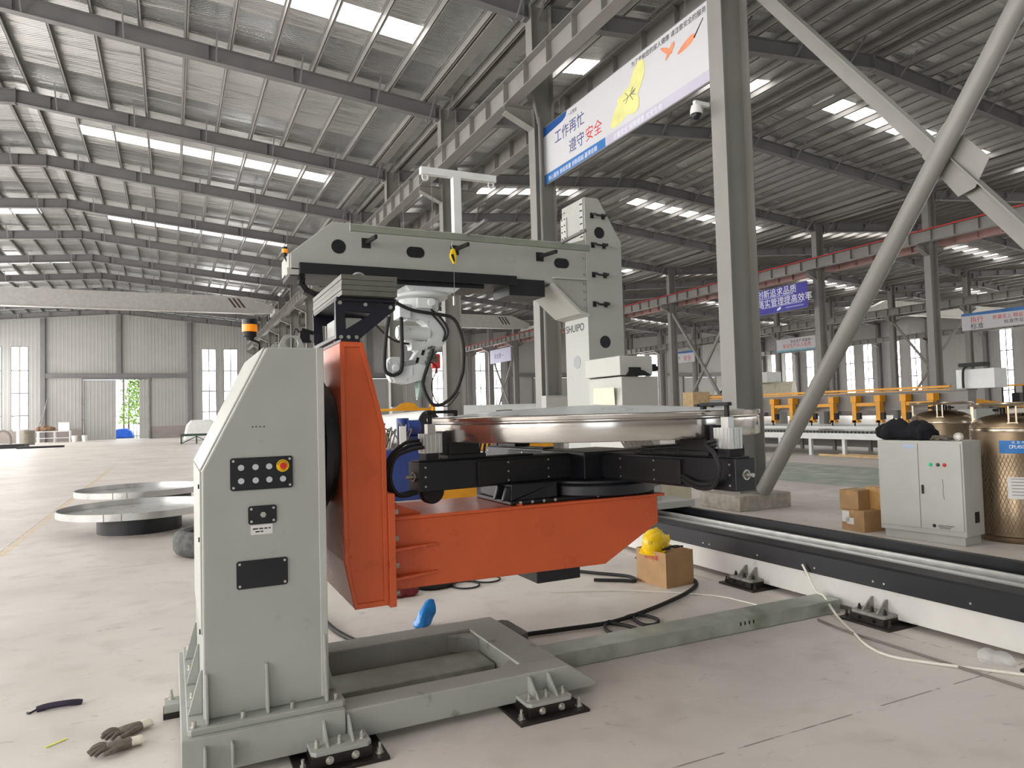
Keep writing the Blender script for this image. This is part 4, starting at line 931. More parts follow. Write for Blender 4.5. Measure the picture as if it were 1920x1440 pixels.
text('small_slogan', '用心服务 铸就质量 创新超越 赢得信赖', INKW, at(14.9, 7.17, X-.006), .13, o, .0006); text('small_slogan', '注重安全 保障健康 关爱生命', INKW, at(12.1, 7.17, X-.006), .13, o, .0006)
text('small_slogan', '一人安全', INK, at(13.9, 8.36), .1, o, .0006); text('small_slogan', '为了您和您的家人健康 请注意安全的服务', INK, at(11.4, 8.36), .12, o, .0006)
def leafshape(c, L, w, a, n=12):
    pts = []
    for i in range(n): t = i/n*2*math.pi; pts.append((c[0]+L*math.cos(t)*math.cos(a)-w*math.sin(t)*(1-.35*math.cos(t))*math.sin(a), c[1]+L*math.cos(t)*math.sin(a)+w*math.sin(t)*(1-.35*math.cos(t))*math.cos(a)))
    return pts
PETAL = pm('petal_yellow', (228, 226, 150), .35, var=.06, scale=3); LEAFO = pm('leaf_orange', (232, 150, 112), .35, var=.1, scale=5)
for i, (c, L, w, a) in enumerate((((11.75, 7.68), .5, .24, -.5), ((11.3, 7.95), .5, .2, -1.0), ((11.55, 7.72), .42, .2, .5))): vpoly(o, 'petal', leafshape(c, L, w, a), PETAL, X, .002+.003*i)
dg = MB()
def pl_(a, b): dg.bar((X-.0125, a[0], a[1]), (X-.0125, b[0], b[1]), .012, .001, up=(1, 0, 0))
pl_((11.7, 7.8), (11.3, 7.86))
for s in (-1, 1): pl_((11.46, 7.83), (11.36, 7.83+s*.13)); pl_((11.52, 7.83), (11.62, 7.83+s*.11)); pl_((11.42, 7.84), (11.28, 7.84+s*.06))
obj('insect_print', dg, pm('print_grey', (96, 96, 90), .5), o)
for i, (c, L, w, a) in enumerate((((9.75, 8.03), .26, .07, -.25), ((10.3, 8.18), .2, .05, .6), ((10.2, 8.12), .18, .05, -.7))): vpoly(o, 'leaf_print', leafshape(c, L, w, a), LEAFO, X, .002+.003*i)
vpoly(o, 'leaf_stem', [(9.55, 8.06), (9.3, 8.28), (9.28, 8.27), (9.53, 8.03)], INK, X)
BV = pm('banner_violet', (62, 58, 156), .4, var=.04, scale=1)
o, at = banner(31.8, 28.2, 33.8, 6.98, 8.42, 'violet-blue banner with white characters at the second column row', BV)
text('slogan', '改革创新追求品质', INKW, at(32.95, 7.98), .5, o, .001); text('slogan', '落实管理提高效率', INKW, at(31.9, 7.42), .5, o, .001)
for z, y0, y1 in ((7.86, 32.8, 29.6), (7.32, 32.0, 29.0), (7.14, 30.2, 28.9)): vpoly(o, 'small_print', [(y0-.4, z), (y1-.4, z), (y1-.4, z+.07), (y0-.4, z+.07)], pm('print_pale', (150, 150, 206), .5), 31.8)
vpoly(o, 'emblem', leafshape((30.3, 7.17), .18, .07, -.4), INKW, 31.8)
o, at = banner(55.52, 29.2, 34.6, 6.95, 8.25, 'white banner with blue top edge at the right border of the view', BW)
vpoly(o, 'blue_edge', [(34.6, 8.08), (29.2, 7.98), (29.2, 8.25), (34.6, 8.25)], BLB, 55.52)
text('slogan', '执行', INKR, at(33.95, 7.55), .5, o, .001); text('slogan', '标准', INK, at(33.95, 7.05), .5, o, .001); text('slogan', '质量至上 精益求精', INKR, at(32.3, 7.6), .34, o, .001); text('slogan', '标准作业', INK, at(31.5, 7.2), .34, o, .001)
o, at = banner(55.52, 48.6, 53.4, 6.9, 8.2, 'white banner with grey print behind the thick tube brace', BW)
text('slogan', '安全生产 质量第一', INK, at(51.6, 7.75), .34, o, .001); text('slogan', '安全生产人人有责', INKR, at(52.6, 7.3), .44, o, .001)
vpoly(o, 'teal_edge', [(53.4, 6.9), (48.6, 6.9), (48.6, 7.04), (53.4, 7.1)], pm('banner_teal', (120, 186, 200), .4), 55.52)
o, at = banner(55.52, 66.0, 70.6, 7.0, 8.35, 'small white banner with blue top seen between far columns left of the big column', BW)
vpoly(o, 'blue_edge', [(70.6, 8.2), (66, 8.1), (66, 8.35), (70.6, 8.35)], BLB, 55.52); text('slogan', '安全', INKR, at(68.0, 7.25), .7, o, .001); text('slogan', '重视安全', INK, at(70.2, 7.5), .4, o, .001)
o, at = banner(31.8, 66.4, 71.7, 7.0, 8.45, 'pale lilac banner far behind the robot hose loop', pm('banner_pale_lilac', (206, 204, 230), .4)); text('slogan', '安全第一', INKB, at(70.6, 7.5), .6, o, .001)
# camera on column, conduits
cm = thing('dome_camera', (8.0, 8.95, 6.3), 'white dome camera on a short arm on the big column', 'camera')
obj('bracket', MB().box(7.7, 8.0, 8.9, 8.96, 6.52, 6.58).cyl((7.74, 8.93, 6.52), (7.74, 8.93, 6.48), .05), WHITEP, cm); obj('housing', MB().lathe([(0, 6.52), (.08, 6.5), (.1, 6.42), (.1, 6.36)], (7.74, 8.93, 0), 24), WHITEP, cm); obj('dome', MB().sph((7.74, 8.93, 6.35), .085, n=16), BLACK, cm)
obj('conduit', MB().tube([(8.12, 15.0, 1.9), (8.12, 15.0, 8.2), (8.1, 15.0, 8.6), (8.0, 14.98, 9.0), (7.95, 14.98, 9.4)], .035, 8, 4), STEEL, None, 'grey conduit pipe running up the column beside the safety banner', 'pipe')
pd = thing('crane_pendant', (7.28, 20.5, 2.9), 'red crane pendant hanging beyond the robot in front of the windows', 'pendant'); obj('pendant_body', MB().box(7.14, 7.42, 20.45, 20.55, 3.0, 3.45).cyl((7.28, 20.5, 3.0), (7.28, 20.5, 2.85), .04), REDP, pd, bev=.03); obj('pendant_cable', MB().cyl((7.28, 20.5, 3.45), (7.28, 20.5, 9.0), .012, n=6), STEELD, pd)
# ---------------------------------------------------------------- control cabinet group on the right
cb = thing('control_cabinet', (7.72, 5.4, 0), 'white two-door control cabinet behind the track with three indicator lamps', 'cabinet')
c0, dx, dy = Vector((7.66, 5.86, 0)), Vector((.136, -.9907, 0)), Vector((.9907, .136, 0))
CM = Matrix((dx, dy, Vector((0, 0, 1)))).transposed().to_4x4(); CM.translation = c0      # x along the front, y into the cabinet
def cbx(name, mat, par, *bx, bev=.003):
    m = MB()
    for b in bx: m.box(*b)
    return obj(name, m.xf(CM), mat, par, bev=bev)
LW = .95
bd = cbx('body', PAINTW, cb, (0, LW, 0, .42, .1, 1.15), (.03, LW-.03, .03, .39, 0, .1), bev=.006)
d1 = cbx('door', PAINTW, cb, (.02, LW*.5-.003, -.012, 0, .16, 1.12)); d2 = cbx('door', PAINTW, cb, (LW*.5+.003, LW-.02, -.012, 0, .16, 1.12))
cbx('door_handle', BLACKM, d2, (LW*.5+.03, LW*.5+.05, -.03, -.012, .55, .65)); cbx('name_plate', pm('plate_blue_grey', (176, 190, 212), .4), d1, (LW*.32, LW*.46, -.014, -.012, 1.06, 1.11))
for x, mat, nm in ((.61, GREENL, 'indicator_lamp'), (.69, pm('dark_green_button', (60, 74, 60), .4), 'indicator_lamp'), (.76, REDP, 'indicator_lamp')):
    obj(nm, MB().lathe([(.02, -.012), (.02, -.02), (.014, -.03), (0, -.034)], (x, 0, .885), 20, 'y').xf(CM), mat, d2)
cbx('cable_port', BLACKM, bd, (LW, LW+.004, .2, .3, .24, .36), bev=0)
lg = MB().lathe([(.02, -.0125), (.02, -.014), (.012, -.014), (.012, -.0125)], (.62, 0, .2), 16, 'y')
for z, x0, x1 in ((.21, .66, .83), (.195, .66, .8), (.18, .67, .79)): lg.box(x0, x1, -.0135, -.012, z-.003, z+.003)
obj('door_marking', lg.xf(CM), INK, d2); sc_ = MB().tube([(.73, -.013, .73), (.735, -.013, .66), (.73, -.013, .58), (.74, -.013, .5)], .003, 5); obj('door_scratch', sc_.xf(CM), pm('scuff', (120, 120, 118), .6), d2)
def rag(name, pts, r, mat, lab, cat, seed, n=26, flat=.45):
    random.seed(seed); m = MB()
    for i in range(n):
        t = random.random()*(len(pts)-1); k = int(t); p = Vector(pts[k]).lerp(Vector(pts[k+1]), t-k); rr = r*random.uniform(.6, 1.1)
        c = p+Vector((random.uniform(-.6, .6)*r, random.uniform(-.6, .6)*r, 0)); hz = rr*flat*random.uniform(.7, 1.3); m.sph((c.x, c.y, p.z+hz*.9), rr, rr*random.uniform(.7, 1), hz, 12, 7, .12)
    o = obj(name, m, mat, None, lab, cat)
    rm = o.modifiers.new('remesh', 'REMESH'); rm.mode = 'VOXEL'; rm.voxel_size = r*.16; rm.use_smooth_shade = True
    s = o.modifiers.new('soft', 'SMOOTH'); s.iterations = 3; s.factor = .5
    tx = bpy.data.textures.new(name+'_fold', 'CLOUDS'); tx.noise_scale = r*.7
    dm = o.modifiers.new('folds', 'DISPLACE'); dm.texture = tx; dm.texture_coords = 'GLOBAL'; dm.strength = r*.35; dm.mid_level = .5
    return o
def cpt(x, y, z): return tuple(CM @ Vector((x, y, z)))
rag('work_jacket', [cpt(.02, .12, 1.15), cpt(.2, .16, 1.16), cpt(.4, .2, 1.15), cpt(.48, .14, 1.15)], .115, CLOTHK, 'crumpled black jacket lying on the white control cabinet', 'jacket', 3, 34, .9)
g_ = MB()
for i, (x, y, a) in enumerate(((.62, .14, .3), (.66, .2, .9), (.7, .1, -.4), (.76, .16, .2))):
    p = Vector((x, y, 1.17)); d = Vector((math.cos(a), math.sin(a), .05)); g_.tube([p-d*.07, p-d*.02+Vector((0, 0, .02)), p+d*.05, p+d*.09], .022, 8, 4)
obj('cotton_gloves', g_.xf(CM), GLOVE, None, 'grey cotton gloves on the white cabinet beside the black jacket', 'gloves')
rl_ = MB().lathe([(.045, -.02), (.045, .02), (.025, .02), (.025, -.02), (.045, -.02)], (0, 0, 0), 24, 'y'); rl_.xf(CM @ Matrix.Translation((.86, .12, 1.196))); obj('tape_roll', rl_, WHITECAB, None, 'small white tape roll standing on the control cabinet', 'tape roll')
def dewar(c, R, H, lab):
    o = thing('gas_dewar', c, lab, 'gas cylinder', 'gas dewars'); cc = Vector(c)
    obj('vessel', MB().lathe([(R*.88, .0), (R*.92, .02), (R*.92, .06), (R, .08), (R, H*.80), (R*.985, H*.805), (R, H*.81), (R, H*.825), (R*.92, H*.86), (R*.7, H*.895), (R*.4, H*.915), (0, H*.92)], cc, 48), DEWAR, o)
    obj('shoulder_band', MB().lathe([(R*1.004, H*.79), (R*1.008, H*.80), (R*1.004, H*.81)], cc, 48), DEWARL, o)
    r = MB().lathe([(R*.98, H*.975), (R*1.02, H*.99), (R*.99, H), (R*.9, H), (R*.88, H*.985), (R*.9, H*.975), (R*.98, H*.975)], cc, 48); obj('guard_ring', r, DEWARL, o)
    for i in range(4):
        a = R_(30+90*i); d = Vector((math.cos(a), math.sin(a), 0)); t = Vector((-d.y, d.x, 0)); p = cc+d*R*.9
        q = MB()
        for s in (-1, 1): q.bar(p+t*s*.035+Vector((0, 0, H*.84)), p+t*s*.035+Vector((0, 0, H*.98)), .016, .02, up=d)
        q.bar(p+t*.05+Vector((0, 0, H*.85)), p-t*.05+Vector((0, 0, H*.85)), .03, .03); obj('ring_post', q, DEWARL, o)
    v = MB()
    for i in range(5):
        a = R_(70*i); p = cc+Vector((.12*math.cos(a), .12*math.sin(a), H*.9)); v.cyl(p, p+Vector((0, 0, .1)), .022, n=10).cyl(p+Vector((0, 0, .07)), p+Vector((.07*math.cos(a), .07*math.sin(a), .07)), .014, n=8)
    v.cyl(cc+Vector((0, 0, H*.9)), cc+Vector((0, 0, H*.985)), .05, n=14); obj('valve_group', v, pm('valve_dark', (74, 72, 66), .4, .4), o)
    return o, cc
def wrap(cc, R, a0, a1, z0, z1, t=.003):
    m = MB(); n = 10; v = []
    for r in (R+.002, R+.002+t):
        for z in (z0, z1):
            for i in range(n+1): a = R_(a0+(a1-a0)*i/n); v.append((cc.x+r*math.cos(a), cc.y+r*math.sin(a), z))
    k = n+1; f = []
    for i in range(n): f += [(i, i+1, k+i+1, k+i), (2*k+i, 3*k+i, 3*k+i+1, 2*k+i+1), (i, 2*k+i, 2*k+i+1, i+1), (k+i, k+i+1, 3*k+i+1, 3*k+i)]
    f += [(0, k, 3*k, 2*k), (n, 2*k+n, 3*k+n, k+n)]; return m.add(v, f, False)
d, cc = dewar((8.72, 4.92, 0), .42, 1.56, 'bronze gas dewar with a blue label and a white tag, beside the white cabinet')
AM = math.degrees(math.atan2(-cc.y, -cc.x))
obj('blue_label', wrap(cc, .42, AM-18, AM+40, 1.0, 1.14), LABELB, d); obj('white_tag', wrap(cc, .42, AM-10, AM+42, .5, .74), PAPER, d)
for i in range(6):
    z = .54+.035*i; obj('tag_print', wrap(cc, .4245, AM-5, AM+36, z, z+.008, .001), pm('tag_ink', (140, 136, 134), .6), d)
def ctext(s, size, cc, R, a0, z, mat, par, step):
    for i, ch in enumerate(s):
        a = R_(a0+step*i); nrm = Vector((math.cos(a), math.sin(a), 0)); p = cc+nrm*(R+.007); p.z = z
        text('label_lettering', ch, mat, plane_m(p, Vector((0, 0, 1)).cross(nrm), (0, 0, 1)), size, par, .0005, align='CENTER')
ctext('DPL450-195-3.2', .052, cc, .42, AM-3, 1.055, INKW, d, 2.9); ctext('低温绝热气瓶', .03, cc, .42, AM, 1.11, INKW, d, 6)
ms = MB()
for i in range(-14, 26):
    for s in (-1, 1):
        pts = []
        for j in range(9): a = R_(AM-40+i*5+s*j*6); pts.append((cc.x+.4225*math.cos(a), cc.y+.4225*math.sin(a), .1+j*.11))
        ms.tube(pts, .0022, 4, 1)
obj('protective_net', ms, pm('net_tan', (116, 100, 78), .7), d)
d2_, cc2 = dewar((11.0, 7.25, 0), .44, 1.58, 'bronze gas dewar farther back behind the gloves on the cabinet')
obj('white_pipe', MB().tube([(8.55, 4.85, 1.46), (8.62, 4.7, 1.47), (8.8, 4.4, 1.43), (8.95, 4.15, 1.3)], .035, 8), WHITECAB, d)
def carton(c, sx, sy, sz, rot, lab, flap=False, mat=CARD, tape=True):
    o = thing('carton', c, lab, 'cardboard box'); T = Matrix.Translation(Vector(c)) @ Matrix.Rotation(R_(rot), 4, 'Z')
    m = MB()
    if flap:
        t = .006; x, y = sx/2, sy/2
        m.box(-x, x, -y, -y+t, 0, sz).box(-x, x, y-t, y, 0, sz).box(-x, -x+t, -y+t, y-t, 0, sz).box(x-t, x, -y+t, y-t, 0, sz).box(-x+t, x-t, -y+t, y-t, 0, t)
        m.box(-x+t, x-t, -y+t, y-t, sz-.03, sz-.02)
    else: m.box(-sx/2, sx/2, -sy/2, sy/2, 0, sz)
    obj('box', m.xf(T), mat, o, bev=.004)
    if tape: obj('packing_tape', MB().box(-sx/2-.002, sx/2+.002, -.03, .03, sz-.06, sz+.002).xf(T) if not flap else MB().box(-sx/2-.002, -sx/2, -.03, .03, sz-.1, sz).xf(T), TAPE, o)
    return o, T
o, T = carton((7.86, 6.28, 0), .3, .36, .26, -6, 'brown carton with white labels on the floor by the white cabinet'); obj('carton_label', MB().box(-.153, -.15, .05, .17, .1, .24).box(-.153, -.15, -.02, .1, .08, .16).xf(T), PAPER, o)
o, T = carton((8.28, 6.1, 0), .3, .3, .24, 10, 'carton half hidden at the cabinet corner on the floor')
o, T = carton((7.88, 6.36, .262), .32, .26, .24, 4, 'creased carton on top of the labelled one'); o, T = carton((8.12, 6.13, .262), .34, .3, .28, -8, 'tape-wrapped carton leaning over the two floor cartons', mat=TAPE)
# carton with hard hat near the track
o, T = carton((4.1, 5.40, 0), .33, .4, .31, 5, 'open brown carton with red print beside the track under the hard hat', True)
for i, ch in enumerate('防水防潮'): text('red_print', ch, INKR, T @ plane_m((-.168, .08-.045*i, .235), (0, -1, 0), (0, 0, 1)), .045, o, .0004)
ht = thing('hard_hat', (4.02, 5.44, .31), 'yellow hard hat resting tilted on the open carton', 'hard hat'); HT = Matrix.Translation((4.03, 5.44, .335)) @ Matrix.Rotation(R_(35), 4, 'Z') @ Matrix.Rotation(R_(-24), 4, 'Y')
h = MB(); n = 32; prof = [(.125, 0), (.124, .03), (.115, .075), (.095, .115), (.06, .142), (.025, .152), (0, .153)]; h.lathe(prof, (0, 0, 0), n); h.v = [(p[0]*1.12, p[1]*.92, p[2]) for p in h.v]
h.prism([(-.13, -.115), (-.06, -.12), (.1, -.118), (.17, -.09), (.2, -.03), (.2, .03), (.17, .09), (.1, .118), (-.06, .12), (-.13, .115), (-.155, .04), (-.155, -.04)], -.006, .002, 'z'); h.bar((-.12, 0, .1), (.12, 0, .1), .03, .04)
h2 = MB().lathe([(.012, 0), (.02, .0)], (0, 0, .15), 8)
obj('shell', h.xf(HT), HATY, ht, bev=.002)
rv = MB()
for a in (-60, -90, -120): rv.sph((.13*math.cos(R_(a)), .118*math.sin(R_(a)), .035), .006, n=8, m=5)
obj('rivet', rv.xf(HT), WHITEP, ht); hb = MB().tube([(.1, -.06, -.01), (0, -.1, -.025), (-.1, -.06, -.02), (-.1, .06, -.02), (0, .09, -.02), (.1, .06, -.01)], .008, 6, 4, True); obj('head_band', hb.xf(HT), BLACKM, ht)
gg = MB().tube([(4.05, 5.33, .325), (4.1, 5.28, .34), (4.15, 5.3, .325), (4.2, 5.27, .34), (4.24, 5.31, .325), (4.2, 5.35, .33), (4.12, 5.36, .325)], .007, 6, 5).tube([(4.0, 5.3, .32), (4.06, 5.27, .33), (4.1, 5.32, .32)], .01, 6); obj('strap_tangle', gg, BLACKM, None, 'tangle of black straps in the open carton beside the hard hat', 'straps')
# ---------------------------------------------------------------- cables and litter on the floor
def cable(pts, r, mat, lab, z=None): return obj('cable', MB().tube([(p[0], p[1], (p[2] if len(p) > 2 else r+.003)) for p in pts], r, 8, 8), mat, None, lab, 'cable')
cable([(1.0, 6.05), (1.06, 5.78), (1.09, 5.41), (1.17, 5.07), (1.3, 4.8), (1.5, 4.7)], .018, RUBBER, 'short black cable curving behind the grey pedestal foot')
cable([(2.05, 4.62), (2.26, 4.61), (2.57, 4.575), (2.87, 4.545), (3.08, 4.575), (3.35, 4.66), (3.63, 4.77), (3.95, 4.92), (4.2, 5.09), (4.31, 5.24), (4.33, 5.4)], .017, RUBBER, 'thick black cable running from the frame to the carton')
cable([(3.2, 4.63), (3.13, 4.5), (3.13, 4.37), (3.22, 4.36), (3.29, 4.45), (3.27, 4.57), (3.2, 4.63), (3.12, 4.61)], .013, RUBBER, 'right-hand loop of black cable on the floor by the duct')
cable([(2.95, 4.58), (2.86, 4.5), (2.81, 4.38), (2.83, 4.29), (2.95, 4.28), (3.02, 4.33), (2.99, 4.45), (2.92, 4.57)], .014, RUBBER, 'left-hand loop of black cable on the floor by the duct')
def ringc(c, rx, ry, r, lab): obj('cable_loop', MB().tube([(c[0]+rx*math.cos(R_(30*i)), c[1]+ry*math.sin(R_(30*i)), r+.003) for i in range(12)], r, 6, 3, True), RUBBER, None, lab, 'cable loop')
ringc((2.46, 6.25), .13, .14, .008, 'thin black cable loop nearer the red bag under the orange arm'); ringc((2.72, 6.36), .13, .14, .008, 'thin black cable loop farther from the red bag under the orange arm')
cable([(4.63, 4.28, .3), (4.62, 4.2, .2), (4.6, 4.12, .115), (4.56, 4.02, .115), (4.48, 3.88, .06), (4.42, 3.75), (4.25, 3.5), (4.1, 3.28), (4.05, 3.08), (4.15, 2.88), (4.42, 2.5), (4.6, 2.2)], .009, WHITECAB, 'white cable trailing from the duct end along the track')
cable([(3.0, 5.6), (3.6, 5.3), (4.1, 4.8), (4.2, 4.5), (4.22, 4.3)], .006, WHITECAB, 'thin pale cable crossing the floor by the track foot')
cable([(4.3, 3.85), (4.25, 3.6), (4.24, 3.34), (4.23, 2.82), (4.22, 2.4), (4.22, 2.0)], .008, GREYCAB, 'grey cord on the floor alongside the track')
cable([(3.55, 5.75), (3.75, 5.6), (3.85, 5.52), (3.9, 5.7), (3.7, 6.0), (3.5, 6.3)], .016, RUBBER, 'black hose behind the carton under the orange arm tip')
def chip(n, seed):
    pass
def bag(name, c, h, w, mat, lab, cat, seed, lean=(.05, 0)):
    random.seed(seed); m = MB(); n, k = 14, 9; v = []
    for i in range(k):
        t = i/(k-1); r = w*(.55+.45*math.sin(math.pi*(.25+.6*t)))*(1-.55*t**3)
        for j in range(n):
            a = 2*math.pi*j/n; q = 1+random.uniform(-.18, .18)+.12*math.sin(3*a+t*4); v.append((c[0]+lean[0]*t+r*q*math.cos(a), c[1]+lean[1]*t+r*.7*q*math.sin(a), c[2]+h*t))
    m.add(v, [(i*n+j, i*n+(j+1) % n, (i+1)*n+(j+1) % n, (i+1)*n+j) for i in range(k-1) for j in range(n)], True); m.add(v, [tuple(range(n-1, -1, -1)), tuple((k-1)*n+j for j in range(n))])
    o = obj(name, m, mat, None, lab, cat); s = o.modifiers.new('sub', 'SUBSURF'); s.levels = s.render_levels = 1; return o
bag('plastic_bag', (1.69, 5.22, 0), .2, .075, BLUEBAG, 'shiny blue plastic bag standing crumpled behind the base frame', 'bag', 5, (.085, .02))
rag('cloth_bag', [(1.74, 6.2, 0), (1.86, 6.22, 0)], .09, REDBAG, 'dark red cloth bag on the floor beneath the orange bracket', 'bag', 8, 14, .75)
obj('rubber_ring', MB().lathe([(.2, .0), (.23, .03), (.23, .06), (.2, .08), (.12, .08), (.1, .05), (.12, 0), (.2, 0)], (2.2, 6.45, 0), 32), RUBBER, None, 'black rubber ring lying on the floor under the orange arm', 'ring')
# gloves at bottom left
def glove(name, T, lab):
    o = thing(name, tuple(T.translation), lab, 'glove', 'work gloves on the floor'); m = MB()
    m.tube([(-.01, 0, .018), (.04, 0, .026), (.09, 0, .024)], .042, 12, 4); m.v = [(p[0], p[1], .018+(p[2]-.02)*.5) for p in m.v]
    for i, (y, L, a) in enumerate(((-.034, .075, -.2), (-.012, .09, -.06), (.012, .085, .08), (.032, .07, .24))):
        d = Vector((math.cos(a), math.sin(a), 0)); p = Vector((.085, y, .02)); m.tube([p, p+d*L*.45+Vector((0, 0, .012)), p+d*L*.8+Vector((0, 0, .004)), p+d*L+Vector((0, 0, -.006))], .0125, 8, 4, r2=.0105)
    m.tube([(.02, .035, .02), (.06, .07, .03), (.1, .075, .026), (.115, .068, .02)], .015, 8, 4, r2=.012)
    ob = obj('glove_hand', m.xf(T), GLOVE, o); r = ob.modifiers.new('r', 'REMESH'); r.mode = 'VOXEL'; r.voxel_size = .0035; r.use_smooth_shade = True; s = ob.modifiers.new('s', 'SMOOTH'); s.iterations = 4
    c = MB().lathe([(.04, -.06), (.043, -.045), (.039, -.03), (.042, -.015), (.038, 0), (.034, 0), (.036, -.06)], (0, 0, 0), 20, 'x'); c.v = [(p[0], p[1], .02+p[2]*.42) for p in c.v]; obj('glove_cuff', c.xf(T), CUFF, o)
glove('work_glove', Matrix.Translation((-.165, 4.27, .004)) @ Matrix.Rotation(R_(206), 4, 'Z'), 'dirty grey work glove with white cuff, the farther one beside the pedestal')
glove('work_glove', Matrix.Translation((-.2, 4.075, .004)) @ Matrix.Rotation(R_(192), 4, 'Z'), 'dirty grey work glove with cream cuff, the nearer one at the picture bottom')
obj('plastic_sleeve', MB().tube([(-.69, 4.83, .012), (-.64, 4.83, .02), (-.56, 4.825, .022), (-.5, 4.83, .016), (-.475, 4.835, .008)], .018, 8, 4).tube([(-.69, 4.83, .012), (-.72, 4.81, .006), (-.735, 4.82, .006)], .006, 6), PURPLE, None, 'dark violet plastic sleeve lying alone on the floor', 'sleeve')
obj('tape_strip', MB().bar((-.575, 4.27, .004), (-.49, 4.335, .004), .012, .003), LIME, None, 'short bright yellow tape strip on the floor near the gloves', 'tape')
obj('clear_film', rag('x', [(4.42, 2.7, 0), (4.5, 2.62, 0)], .05, PLASTC, 'crumpled clear plastic film by the track foot', 'film', 4, 8, .8).data.__class__ and MB().sph((4.4, 2.5, .02), .001), PLASTC) if False else rag('plastic_film', [(4.46, 2.74, 0), (4.54, 2.66, 0)], .05, PLASTC, 'crumpled clear plastic film by the track foot', 'film', 4, 8, .8)
# ---------------------------------------------------------------- left: trays, tyre
def tray(c, R, z0, z1, lab, dc, dr, lab2):
    obj('drum', MB().lathe([(dr, 0), (dr, z0-.002), (dr*.9, z0-.002)], (dc[0], dc[1], 0), 48), BLACK, None, lab2, 'drum')
    o = thing('dished_tray', (c[0], c[1], z0), lab, 'tray'); obj('tray_rim', MB().lathe([(R*.98, z0), (R, z0+.004), (R, z1), (R*.985, z1), (R*.985, z0+.02)], (c[0], c[1], 0), 72), TRAYM, o)
    obj('tray_floor', MB().lathe([(R*.985, z0+.018), (R*.5, z0+.012), (0, z0+.008)], (c[0], c[1], 0), 72), FILMW, o)
    s = MB()
    for a in (-100, -112): p = Vector((c[0]+R*math.cos(R_(a)), c[1]+R*math.sin(R_(a)), 0)); s.box(p.x-.004, p.x+.004, p.y-.003, p.y+.003, z0, z1)
    obj('weld_seam', s, pm('weld_brown', (120, 100, 84), .6), o)
tray((-.43, 12.15), 1.08, .27, .37, 'shallow round stainless tray on a black drum, the nearer one behind the pedestal', (-.43, 12.15), .57, 'black drum carrying the nearer stainless tray')
tray((-.52, 15.5), 1.12, .26, .37, 'shallow round stainless tray, the farther one', (-.2, 15.5), .55, 'black drum carrying the farther stainless tray')
obj('tyre', MB().lathe([(.4, .0), (.46, .03), (.49, .08), (.495, .2), (.47, .27), (.42, .3), (.37, .295), (.32, .27), (.31, .22), (.36, .2), (.38, .12), (.36, .05), (.31, .03), (.34, .0), (.4, 0)], (.5, 9.5, 0), 48), TYRE, None, 'worn grey tyre lying flat beside the pedestal', 'tyre')
# ---------------------------------------------------------------- far left by the doors
def simple(name, mb, mat, lab, cat, group=None, bev=0): return obj(name, mb, mat, None, lab, cat, group, bev=bev)
wb = thing('work_bench', (-9.6, 77, 0), 'low steel bench with bundles against the end wall', 'bench')
f = MB()
for x in (-10.9, -9.6, -8.4): f.box(x-.04, x+.04, 76.6, 76.68, 0, 1.0).box(x-.04, x+.04, 77.4, 77.48, 0, 1.0)
f.box(-11, -8.3, 76.55, 77.5, 1.0, 1.06).box(-11, -8.3, 76.6, 77.45, .4, .45); obj('frame', f, WHITEP, wb)
rag('wrapped_bundle', [(-10.7, 77, 1.1), (-9.7, 77, 1.1)], .35, BRUSH, 'brown wrapped bundle lying on the low bench', 'bundle', 12, 16, .8)
simple('white_case', MB().box(-9.3, -8.4, 76.7, 77.4, 1.06, 1.85), WHITEP, 'white case standing on the low bench by the end wall', 'case', bev=.05)
for x, l in ((-8.0, 'white bucket nearer the bench by the end wall'), (-7.2, 'white bucket nearer the sliding door')): simple('bucket', MB().lathe([(.2, 0), (.25, .6), (.24, .6), (.19, .03)], (x, 76.5, 0), 20), WHITEP, l, 'bucket')
simple('steel_drum', MB().lathe([(.5, 0), (.5, 1.2), (.46, 1.2), (.46, .05)], (-10.9, 72, 0), 24), pm('dull_drum', (140, 134, 122), .5, .5), 'dull steel drum standing near the end wall window', 'drum')
simple('steel_stand', MB().cyl((-11.4, 71, 0), (-11.4, 71, 1.2), .15).cyl((-11.4, 71, 1.2), (-11.4, 71, 1.3), .4), WHITEP, 'white round-topped stand near the end wall window', 'stand')
simple('pipe_arch', MB().tube([(-13.3, 72, 0), (-13.2, 72, .9), (-12.7, 72, 1.25), (-12.2, 72, .9), (-12.1, 72, 0)], .1, 8, 5), GREYCAB, 'grey pipe arch on the floor under the far left window', 'pipe')
simple('steel_plate', MB().box(-11.2, -9.6, 62, 64, 0, .3), BLACKM, 'dark steel plate stack on the floor at far left, the taller one', 'plate stack'); simple('steel_plate', MB().box(-9.8, -7.0, 60.2, 61.0, 0, .14), BLACKM, 'dark flat steel plate on the floor at far left', 'plate')
for i, (a, b) in enumerate((((-8.6, 78.5, 0), (-7.7, 80, 4.2)), ((-8.9, 78.4, 0), (-7.9, 80, 3.4)))): simple('leaning_pole', MB().cyl((a[0]-2.6, a[1], .03), (b[0]-2.8, b[1]-.3, b[2]), .04, n=8), STEEL, ('long', 'short')[i]+' thin pole leaning on the end wall post', 'pole')
gc = thing('floor_cart', (1.6, 57, 0), 'low dark green trestle cart beside the grey pedestal edge', 'cart'); f = MB().box(.6, 2.7, 56.2, 57.8, .55, .7)
for x in (.65, 1.65, 2.6): f.box(x-.05, x+.05, 56.2, 56.3, 0, .55)
f.bar((.7, 56.25, .05), (1.6, 56.25, .5), .06, .06).bar((2.5, 56.25, .05), (1.7, 56.25, .5), .06, .06); obj('cart_frame', f, GREENST, gc)
